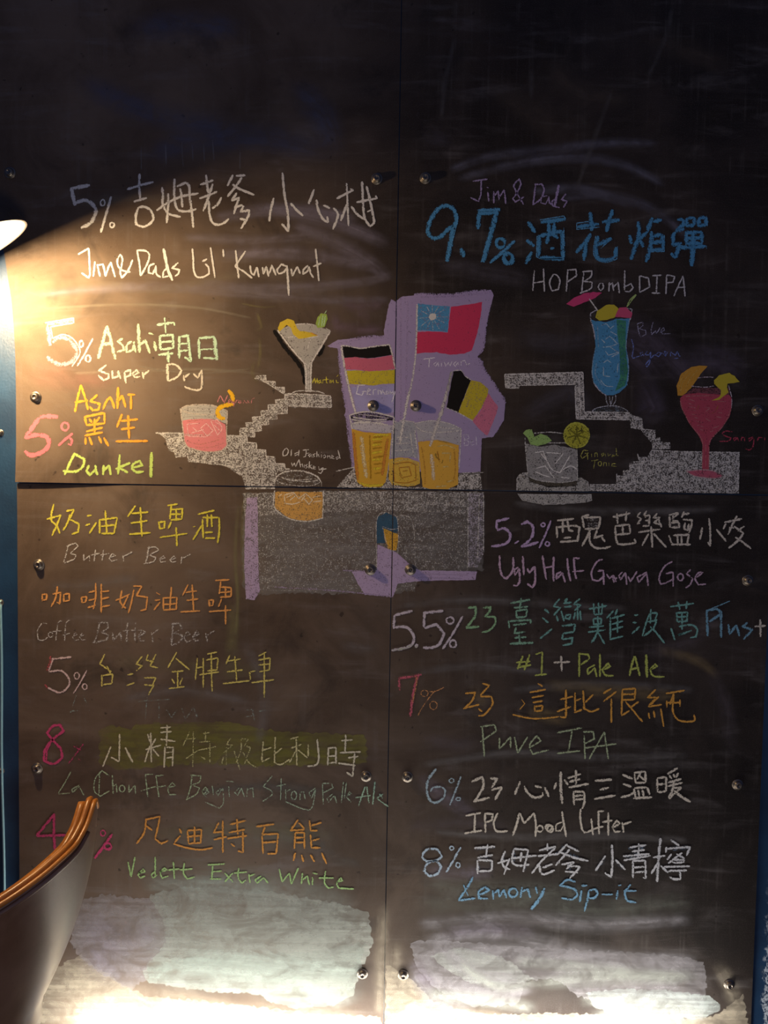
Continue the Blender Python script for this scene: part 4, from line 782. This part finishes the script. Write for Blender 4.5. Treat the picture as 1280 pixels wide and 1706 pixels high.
L(1020, 840, 4.923, ('s', CREAM, 4, 1.0, '5,105 150,75;40,75 45,160;120,60 110,140;25,180 140,165;140,165 150,235;25,180 30,270 45,325 100,330 200,315;200,315 180,285;85,180 90,240;30,250 150,240;#3.4 235,65 205,100 240,120 205,160 230,155;285,55 260,90 275,110;265,95 310,90;310,90 300,175 250,180;270,135 305,130;370,75 340,110 390,110 345,150 405,170;380,120 405,190;#4 215,230 395,205;320,180 330,355;300,240 245,340;340,240 445,355;#3.4 465,90 545,70;470,100 475,190;500,90 500,140 545,140;545,75 500,115;480,150 550,150;550,150 550,190 480,190;590,60 570,110;580,85 635,75;580,125 655,130 650,180 630,235;600,150 590,200 620,215 630,160;465,255 495,330;500,255 630,250 615,325;535,260 540,325;570,260 570,320;#4 485,330 645,330;740,190 720,290;795,115 805,230 805,345;805,345 785,310;855,205 935,305;920,150 1065,120;1025,95 985,170 950,250;935,160 910,205;960,190 1000,195;1085,180 1030,220;1000,180 1080,240;1080,235 1030,300 955,360;1010,270 1070,310 1140,365'))
L(800, 840, F53, ('s', (0.62, 0.44, 0.60), 4, 1.05, '175,455 175,560 200,640 235,660 290,590 295,470;#3.2 340,560 305,580 310,630 350,570;350,570 350,690 320,725 295,720;380,460 385,550 390,630;420,570 440,610 480,555;485,550 490,680 465,740 420,705;#4 555,455 570,560 590,670;655,465 650,580 655,685;#3 575,565 650,550;720,600 680,620 680,665 735,610;#4 730,605 755,695;775,480 785,590 805,685;885,480 835,480 840,580 855,665;#3 820,600 925,590;#3.4 1090,490 1040,510 990,600 1000,670 1050,680 1100,640;1045,595 1095,585;1095,585 1100,715;#3.2 1125,620 1150,660 1185,630;1185,630 1210,690'))
L(1020, 840, 4.923, ('s', (0.58, 0.42, 0.56), 3.2, 1.0, '0,585 15,640 40,600;85,555 55,585 70,620 110,560;110,560 120,660;130,590 150,635 205,550;285,555 205,600 220,640 285,565;285,565 295,670;495,470 430,510 385,600 400,655 440,645 500,615;440,570 500,555;500,555 500,675;o 560,598 24,28;645,535 610,570 660,610 640,660 600,685;690,600 745,560 710,560 680,610 710,660 770,655'))
L(640, 980, 4, ('s', (0.66, 0.60, 0.68), 5, 1.05, '190,150 70,180;70,180 65,270;70,260 150,260 195,310 190,370 130,400 50,412;#8 222,372 210,395;395,150 260,165;270,165 265,260;270,265 350,240 400,300 370,370 320,395 260,395;#3.4 o 440,215 25,22;#4 525,185 460,300 390,405;#3.6 o 460,370 21,24'),
  ('s', (0.50, 0.62, 0.36), 3, 0.7, '190,375 130,402 55,412;220,380 210,398'))
L(640, 980, 4, ('s', (0.30, 0.54, 0.30), 4.6, 1.0, '560,130 610,125 605,190 545,265;545,265 635,255;660,130 710,125 700,160 670,190;#4 670,190 740,190 740,240 700,280 650,295'),
  ('s', (0.26, 0.50, 0.36), 3.8, 1.0, '840,100 975,75;915,65 905,140;865,130 960,122;880,150 955,140;955,140 945,190;945,190 885,195 880,150;830,215 835,265;835,220 980,210;980,210 975,235;860,245 950,235;880,260 870,300 940,290;900,310 905,365;870,330 950,325;#4.6 838,370 995,362'),
  ('s', TEAL, 3.8, 1.0, '#5 1070,140 1100,165;1055,195 1095,230;1040,335 1120,270;#3.4 1170,70 1130,120 1175,130 1130,180;1150,180 1160,220;1180,150 1200,220;1220,65 1215,90;1195,100 1250,95;1200,125 1250,120;1210,180 1245,175 1235,205 1210,200 1210,180;#4.4 1185,250 1275,240;1275,240 1265,290;1265,290 1195,300;1195,300 1185,340;1190,340 1255,330 1250,370 1190,380'))
L(940, 980, 3.765, ('s', TEAL, 3.6, 1.0, '100,65 60,100 105,105 65,140;70,150 60,195;100,140 105,200;85,110 85,200;10,65 5,90;155,130 270,110;185,95 190,165;215,90 220,165;240,95 238,160;190,165 240,160;185,190 235,190;235,190 230,225 185,225 185,190;155,245 250,235;150,275 260,260;#4.4 210,175 210,270 170,345;215,280 255,350;310,140 265,190;290,180 290,325;335,130 320,170;295,190 380,165;300,225 370,205;300,260 370,240;335,175 335,280;290,320 370,300;440,170 465,165;430,215 455,215;425,285 475,240;490,300 520,200 545,150;545,155 585,155;585,155 570,200;545,130 540,220;525,210 580,200 560,250 500,300;540,240 580,280 630,345;#3.4 665,115 815,95;715,85 725,135;770,80 765,130;705,150 710,210;705,155 775,150;775,150 770,205 710,210;705,180 775,178;740,150 740,260;670,250 695,325;720,240 800,230 835,260 825,305 790,310;745,280 715,295 800,265'),
  ('s', (0.20, 0.42, 0.56), 4.6, 1.0, '895,135 900,300;895,140 960,130 985,160 910,210;985,140 985,310;1030,225 1040,285 1080,230;1080,230 1100,300;1150,215 1120,240 1180,260 1125,320;#2 895,140 1040,80'),
  ('s', CREAM, 4, 1.0, '1230,195 1232,305;1195,240 1265,235'))
L(640, 980, 4, ('s', (0.50, 0.58, 0.14), 3.6, 1.05, '925,450 890,540;970,440 935,545;880,495 975,487;885,530 980,510;1010,440 1055,425;1055,425 1050,575;1005,580 1085,572'), ('s', CREAM, 4, 1.0, '1180,450 1185,555;1130,495 1240,490'))
L(940, 980, 3.765, ('s', (0.50, 0.58, 0.14), 3.8, 1.05, '95,410 95,555;90,410 150,415 160,440 105,480;#3.2 195,480 150,505 150,540 190,500;190,495 205,555;225,410 225,555;245,510 290,490 275,470 240,510 260,545 310,548;#4 440,425 420,500 410,550;445,425 475,550;420,510 470,495;#5 515,415 520,560;#3.4 540,510 585,490 570,475 540,510 560,550 630,555'))
L(640, 980, 4, ('s', (0.62, 0.14, 0.20), 5.5, 0.85, '100,610 105,680;95,600 170,590 250,575;225,585 195,700 175,855'), ('s', (0.70, 0.34, 0.14), 2.2, 0.8, '215,580 215,650 190,760;o 270,700 24,21;340,680 270,770 225,850;o 330,780 24,28;300,690 345,685 400,660'))
L(750, 1130, 2.977, ('s', (0.78, 0.40, 0.08), 3.4, 1.05, '75,75 125,70 110,110 70,150;65,150 145,130;160,25 195,35 150,85;150,90 205,90 210,130 170,180 140,185;140,150 160,165;435,25 460,40;395,70 475,55;405,95 465,85;410,120 460,112;420,135 420,165;420,140 460,135;460,135 455,160 425,163;#2 355,105 370,125 345,155;#3 310,180 420,200 540,190;#3.8 575,55 575,195;575,195 545,190;545,105 610,90;530,165 600,140;#3.2 620,70 620,170;625,110 650,100;615,170 655,155;660,60 665,150 700,165 740,150;710,80 670,120;#3.8 800,50 760,75;825,65 760,115;800,100 800,220;855,55 850,180;855,55 920,50;920,50 915,105;850,80 915,78;850,108 915,105;850,185 890,160;935,115 895,145;870,115 955,215;1020,55 980,95 1025,95 985,135;1035,90 985,140 1050,130;985,170 990,200;1010,160 1015,195;1045,150 1060,240;1070,75 1165,60;1110,75 1090,130;1075,120 1140,120;1110,80 1105,160 1130,205 1180,215 1215,210;1215,210 1210,180;1075,110 1075,145;1140,105 1140,140'))
L(750, 1130, 2.977, ('s', (0.44, 0.54, 0.34), 3.2, 0.92, '160,240 165,310 170,390;150,240 220,230 230,260 150,315;245,295 245,350 300,290;300,290 300,345;320,290 335,370;335,370 385,290;400,340 450,310 430,285 395,330 410,375 490,355;530,270 655,245;605,260 585,370;530,372 645,360;665,280 670,400;660,265 710,265 715,300 665,325;765,265 690,400;765,265 785,400;670,345 825,325'))
L(690, 1270, 5.12, ('s', (0.40, 0.54, 0.62), 4.6, 0.95, '190,55 130,130 110,200 115,280 150,335 200,340 255,300;#3.4 255,300 265,240 230,210 160,215 140,250;#2.4 o 320,155 20,18;#3.4 400,120 355,240 305,365;#2.4 o 378,312 20,13'),
  ('s', CREAM, 4.6, 1.0, '490,165 580,125 590,210 510,340;510,335 645,300;650,135 710,140 660,215;660,235 750,210;750,210 690,320;905,160 860,275;940,200 970,260 1030,300 1100,285;1100,285 1095,255;1030,200 1090,215;1115,210 1150,295'))
L(910, 1270, 4.923, ('s', CREAM, 4.3, 1.0, '85,165 65,220;#5 120,75 120,200 132,340;150,140 180,185;#4 245,60 245,200;175,130 285,95;190,160 280,135;185,205 350,175;225,235 230,350;225,240 310,240;310,240 315,320 295,380;230,275 305,270;235,305 305,300;#5 400,150 540,140;440,225 515,205;395,300 570,270;#4.4 625,100 710,135;630,175 700,200;610,285 680,270 725,240;#4 725,85 735,170;720,85 815,75;815,75 815,165;815,165 735,170;775,90 745,140;770,110 805,145;725,210 830,205;830,205 850,265;720,215 735,290;755,225 765,285;790,225 800,280;715,295 870,285;910,135 915,245;910,130 985,120;985,120 985,235;985,235 920,245;920,180 980,175;1080,45 995,95;1010,105 1030,135;1045,95 1055,125;1085,85 1065,125;1000,165 1110,135;1000,195 1120,165;1050,150 1040,215 1005,295;1050,210 1110,205;1110,205 1040,265 1010,300;#4.8 1050,230 1110,280 1185,325'))
L(690, 1270, 5.12, ('s', CREAM, 4, 1.0, '440,455 570,430;520,450 515,590;430,605 580,580;605,430 610,600;610,435 670,440 665,490 615,510;715,430 680,510 690,570 720,590 800,585;#4.6 900,430 875,530 840,625;900,430 940,520;940,520 1025,430;1025,435 1040,540 1035,635;#3 o 1075,565 24,26;o 1150,555 27,27'))
L(910, 1270, 4.923, ('s', CREAM, 3.8, 1.0, '130,400 145,500 165,610;#3 130,490 85,510 80,560 120,560 140,520;o 35,545 24,27;#4 285,380 280,460 300,560 330,575;#3.4 330,575 430,530;370,460 385,595;475,400 430,400 430,500 435,590;400,540 470,525;510,410 510,600;460,490 545,475;550,535 605,500 580,475 545,530 565,570 610,565;625,490 635,575;630,510 700,485'))
L(690, 1395, F53, ('s', (0.46, 0.60, 0.74), 4.4, 0.95, '240,150 200,105 110,110 70,170 110,210 200,210 240,260 210,320 140,340 90,300 120,230 210,200 245,170 240,150;#2.8 o 335,95 17,17;#4 415,85 350,200 285,310;#3 o 390,245 19,21'))
L(690, 1395, F53, ('s', (0.30, 0.44, 0.66), 7, 0.5, '535,100 720,85;560,180 700,160;570,210 565,325;690,210 690,295;890,110 880,220;1010,115 975,300;1110,115 1260,85;810,130 780,210'),
  ('s', (0.68, 0.70, 0.74), 4, 1.0, '535,95 720,80;655,60 640,155;560,180 700,155;565,200 565,325;570,200 695,205;695,205 690,295;690,295 575,300;810,120 780,200 800,260 855,285;850,185 820,260 800,330;740,230 850,195;890,100 870,180 880,230 930,250 1025,240;890,100 1015,110;1015,110 995,200 970,305;870,185 1090,160;955,130 945,215;1185,50 1185,120;1110,115 1260,80;1100,165 1280,145;1260,90 1150,190 1045,320;1115,240 1125,310 1160,325 1250,290;1230,235 1140,270'))
L(920, 1395, 5.12, ('s', (0.30, 0.44, 0.66), 8, 0.5, '120,60 40,140;70,120 240,180;110,230 200,240;150,260 140,340;455,160 375,280;540,190 620,270;620,160 820,145;650,95 800,75;990,95 1170,85'),
  ('s', (0.68, 0.70, 0.74), 4, 1.0, '130,55 40,150;130,70 230,120;150,100 30,240;60,120 180,170 310,200;80,230 190,210;190,210 120,270;130,240 240,250;240,250 150,350;110,290 220,300;455,155 370,285;#4.6 510,60 515,200 505,340;505,340 450,300;540,190 625,275;#4 660,85 805,65;740,50 735,170;680,120 790,105;605,160 830,140;610,195 840,155;690,195 690,345;690,200 795,195;795,195 800,350;800,350 775,340;700,255 785,250;705,300 785,290;#5 925,5 910,150 895,380;#4 860,170 965,155;900,220 845,310;925,240 990,300;1010,20 1085,70;975,80 970,130;980,95 1180,80;1180,80 1145,155;1020,140 980,190;1060,140 1130,180;1110,130 990,220;1030,190 1030,215;1030,190 1130,190;1130,190 1120,215;1035,215 1120,212;955,250 1175,245;990,285 1150,280;1090,290 1095,355 1040,355 1000,335'))
L(690, 1395, F53, ('s', (0.20, 0.40, 0.60), 4.2, 0.95, '525,350 470,450 395,555;#2.6 440,420 480,520;#4.2 395,560 545,540;580,510 670,470 630,440 575,480 580,540 660,545;700,470 705,550;710,500 750,460;750,460 760,530;760,530 800,460;800,460 820,540;o 880,490 38,38;960,440 945,535;955,480 1010,460 1035,535;1080,440 1095,500;#5.5 1160,450 1110,550 1040,640'))
L(920, 1395, 5.12, ('s', (0.20, 0.40, 0.60), 4.2, 0.95, '200,380 130,360 70,410 190,440 215,490 170,530 80,515;250,450 235,550;250,410 300,410;315,450 300,540 275,630;310,455 370,440 390,480 360,515 310,515;#3 420,485 520,485;#4.2 560,450 550,530;565,410 590,405;670,400 620,470 640,540 720,555;#3.4 610,455 720,455'))

# ---------------------------------------------------------------- lamp at the left
LC = onwall(-109, 442.3, -0.220)
th, ph = 0.566, 0.589
AX = Vector((math.sin(th)*math.cos(ph), math.sin(th)*math.sin(ph), -math.cos(th)))     # the way the opening faces
LR_ = 0.199
lamp = empty('wall_lamp', LC, 'black dome lamp glowing warm white at the left edge above the bright board corner', 'lamp')
zaxis = -AX; xaxis = zaxis.cross(Vector((0, 1, 0))).normalized(); yaxis = zaxis.cross(xaxis)
LM = Matrix((xaxis, yaxis, zaxis)).transposed().to_4x4()
def prof(r_, dz=0.0): return [(r_*math.cos(a), dz + 0.088*r_/LR_*math.sin(a)) for a in [math.radians(k*90/12) for k in range(12)]]
bm = bmesh.new()
outer = [(LR_+0.004, 0.0)] + [(LR_+0.003-0.0, 0.004)] + [(r_, z_+0.006) for r_, z_ in prof(LR_+0.003)][1:] + [(0.024, 0.100), (0.022, 0.135), (0.0, 0.137)]
lathe(bm, outer, LM, 56)
bm_obj('shade', bm, SHADE, lamp, True)
bm = bmesh.new()
lathe(bm, [(LR_+0.004, 0.0), (LR_, 0.0005)] + [(r_, z_+0.003) for r_, z_ in prof(LR_-0.001)] + [(0.0, 0.090)], LM, 56)
bm_obj('shade_lining', bm, ENAMEL, lamp, True)['label'] = 'glowing white enamel inside'
bm = bmesh.new()
lathe(bm, [(0.0, 0.022), (0.014, 0.025), (0.023, 0.034), (0.025, 0.048), (0.022, 0.062), (0.015, 0.072), (0.013, 0.088), (0.0, 0.088)], LM, 24)
bm_obj('bulb', bm, GLOW, lamp, True)
top = LM @ Vector((0, 0, 0.132))
bm = bmesh.new()
e = Vector((-0.20, WALL_Y - LC.y - 0.004, 0.30))
c1 = top - AX*0.10; c2 = e + Vector((0, -0.13, 0.02))
arm = []
for k in range(25):
    t = k/24; arm.append(top*(1-t)**3 + c1*3*t*(1-t)**2 + c2*3*t*t*(1-t) + e*t**3)
tube(bm, arm, 0.009, 14); bm_obj('arm', bm, BRASS, lamp, True)
bm = bmesh.new()
lathe(bm, [(0.0, 0.0), (0.045, 0.0), (0.045, 0.012), (0.03, 0.022), (0.0, 0.024)], Matrix.Translation(e + Vector((0, 0.003, 0))) @ rot, 32)
bm_obj('wall_mount', bm, BRASS, lamp, True)
ll = light('lamp_bulb_light', 'SPOT', LM @ Vector((0, 0, 0.013)), LAMP_POWER, LAMP_COLOR, shadow_soft_size=0.007, spot_size=math.radians(178), spot_blend=0.45)
ll.rotation_euler = AX.to_track_quat('-Z', 'Y').to_euler()
ll.parent = lamp

# ---------------------------------------------------------------- light strip on the floor
ls = empty('light_strip', (0.03, -0.096, 0.0), 'slim aluminium light box on the floor lighting the foot of the boards', 'light')
bm = bmesh.new(); box(bm, (-0.80, -0.045, 0.0), (0.80, -0.010, 0.115)); bm_obj('housing', bm, ALU, ls)
bm = bmesh.new(); box(bm, (-0.78, -0.0099, 0.080), (0.78, 0.0005, 0.110)); bm_obj('diffuser', bm, STRIPGLOW, ls)

# ---------------------------------------------------------------- pale cable down the blue wall
bm = bmesh.new()
pts = []
for k in range(30):
    t = k/29; p = onwall(1+6*t+1.0*math.sin(t*9), 1000+520*t, WALL_Y-0.003); pts.append(p)
pts += [Vector((pts[-1].x+0.0005*k, pts[-1].y, pts[-1].z-0.05*k)) for k in range(1, 8)]
tube(bm, pts, 0.0028, 8)
cb = bm_obj('cable', bm, CABLE, None, True)
tag(cb, 'thin pale blue cable running down the dark blue wall at the left', 'cable')

# ---------------------------------------------------------------- tub chair at the lower left
CX, CY = -0.834, -0.35
ZT = CAM_Z - 0.648
H = [(-100, -.80), (-80, -.74), (-60, -.715), (-30, -.725), (0, -.725), (30, -.722), (45, -.716), (57, -.701), (69, -.687), (80, -.677), (88, -.657), (93, -.638), (96, -.628), (99, -.632), (101, -.65)]
def hrim(a):
    for (a0, z0), (a1, z1) in zip(H, H[1:]):
        if a <= a1:
            t = (a-a0)/(a1-a0); return CAM_Z - 0.023 + z0 + (z1-z0)*t
    return CAM_Z - 0.023 + H[-1][1]
def rad(z):
    t = max(0.0, ZT - z); return max(0.165, 0.272 - 0.64*t*t)
chair = empty('tub_chair', (CX, CY, 0), 'brown leather tub chair with tan piped rim in front of the chalkboard', 'chair')
bm = bmesh.new()
NA, NZ, TS = 90, 26, 0.014
Z0 = 0.40
outer_v = []; inner_v = []; rim_pts = []; rim_in = []
for i in range(NA+1):
    a = -100 + 201*i/NA; ar = math.radians(a); zt = hrim(a)
    ro = []; ri = []
    for j in range(NZ+1):
        z = Z0 + (zt-Z0)*j/NZ; r_ = rad(z)
        ro.append(Vector((r_*math.sin(ar), -r_*math.cos(ar), z)))
        ri.append(Vector(((r_-TS)*math.sin(ar), -(r_-TS)*math.cos(ar), z)))
    rim_pts.append(ro[-1]); rim_in.append(ri[-1])
    outer_v.append(ro); inner_v.append(ri)
def sheet(bm, grid):
    vs = [[bm.verts.new(p) for p in r_] for r_ in grid]
    for a, b in zip(vs, vs[1:]):
        for j in range(len(a)-1): bm.faces.new((a[j], b[j], b[j+1], a[j+1]))
    return vs
vo = sheet(bm, outer_v); vi = sheet(bm, [[p + Vector((0, 0, 0)) for p in (Vector((q.x*(1+TS*0.5/0.25), q.y*(1+TS*0.5/0.25), q.z)) for q in r_)] for r_ in inner_v])
for i in range(NA):
    bm.faces.new((vo[i][-1], vo[i+1][-1], vi[i+1][-1], vi[i][-1])); bm.faces.new((vo[i][0], vi[i][0], vi[i+1][0], vo[i+1][0]))
for j in range(NZ):
    bm.faces.new((vo[0][j], vo[0][j+1], vi[0][j+1], vi[0][j])); bm.faces.new((vo[-1][j], vi[-1][j], vi[-1][j+1], vo[-1][j+1]))
bm_obj('shell', bm, LEATHER, chair, True)
bm = bmesh.new()
g1 = [[Vector((q.x*0.975, q.y*0.975, q.z)) for q in r_] for r_ in inner_v]
g2 = [[Vector((q.x*0.925, q.y*0.925, q.z)) for q in r_] for r_ in inner_v]
a_ = sheet(bm, g1); b_ = sheet(bm, g2)
for i in range(NA):
    bm.faces.new((a_[i][-1], a_[i+1][-1], b_[i+1][-1], b_[i][-1])); bm.faces.new((a_[i][0], b_[i][0], b_[i+1][0], a_[i+1][0]))
for j in range(NZ):
    bm.faces.new((a_[0][j], a_[0][j+1], b_[0][j+1], b_[0][j])); bm.faces.new((a_[-1][j], b_[-1][j], b_[-1][j+1], a_[-1][j+1]))
bm_obj('inner_lining', bm, TAN, chair, True)['label'] = 'tan leather inside of the backrest'
def along(k_, dz, tail):
    if tail <= 0: return [Vector((q.x*k_, q.y*k_, q.z+dz)) for q in (rim_pts[:tail] if tail else rim_pts)]
    pp = [Vector((q.x*k_, q.y*k_, q.z+dz)) for q in rim_pts]
    last = outer_v[-1]
    return pp + [Vector((q.x*k_, q.y*k_, q.z)) for q in reversed(last[-1-tail:-1])]
for k_, dz, rr, mt, lab, tail in ((0.955, 0.004, 0.0060, TAN, 'tan leather piping', 0), (0.992, 0.000, 0.0048, TAN, 'tan leather piping', 0), (1.004, -0.013, 0.0050, LEATHER, None, -6)):
    bm = bmesh.new(); tube(bm, along(k_, dz, tail), rr, 10)
    o = bm_obj('piping', bm, mt, chair, True)
    if lab: o['label'] = lab
bm = bmesh.new()
lathe(bm, [(0.0, 0.405), (0.132, 0.405), (0.140, 0.42), (0.140, 0.455), (0.130, 0.472), (0.0, 0.48)], Matrix(), 40)
bm_obj('seat_cushion', bm, TAN, chair, True)
bm = bmesh.new()
lathe(bm, [(0.0, 0.385), (0.14, 0.385), (0.145, 0.4), (0.0, 0.402)], Matrix(), 40)
bm_obj('seat_pan', bm, LEATHER, chair, True)
bm = bmesh.new()
lathe(bm, [(0.0, 0.0), (0.20, 0.0), (0.20, 0.008), (0.05, 0.022), (0.03, 0.05), (0.03, 0.385), (0.0, 0.385)], Matrix(), 40)
bm_obj('pedestal', bm, BRASS, chair, True)
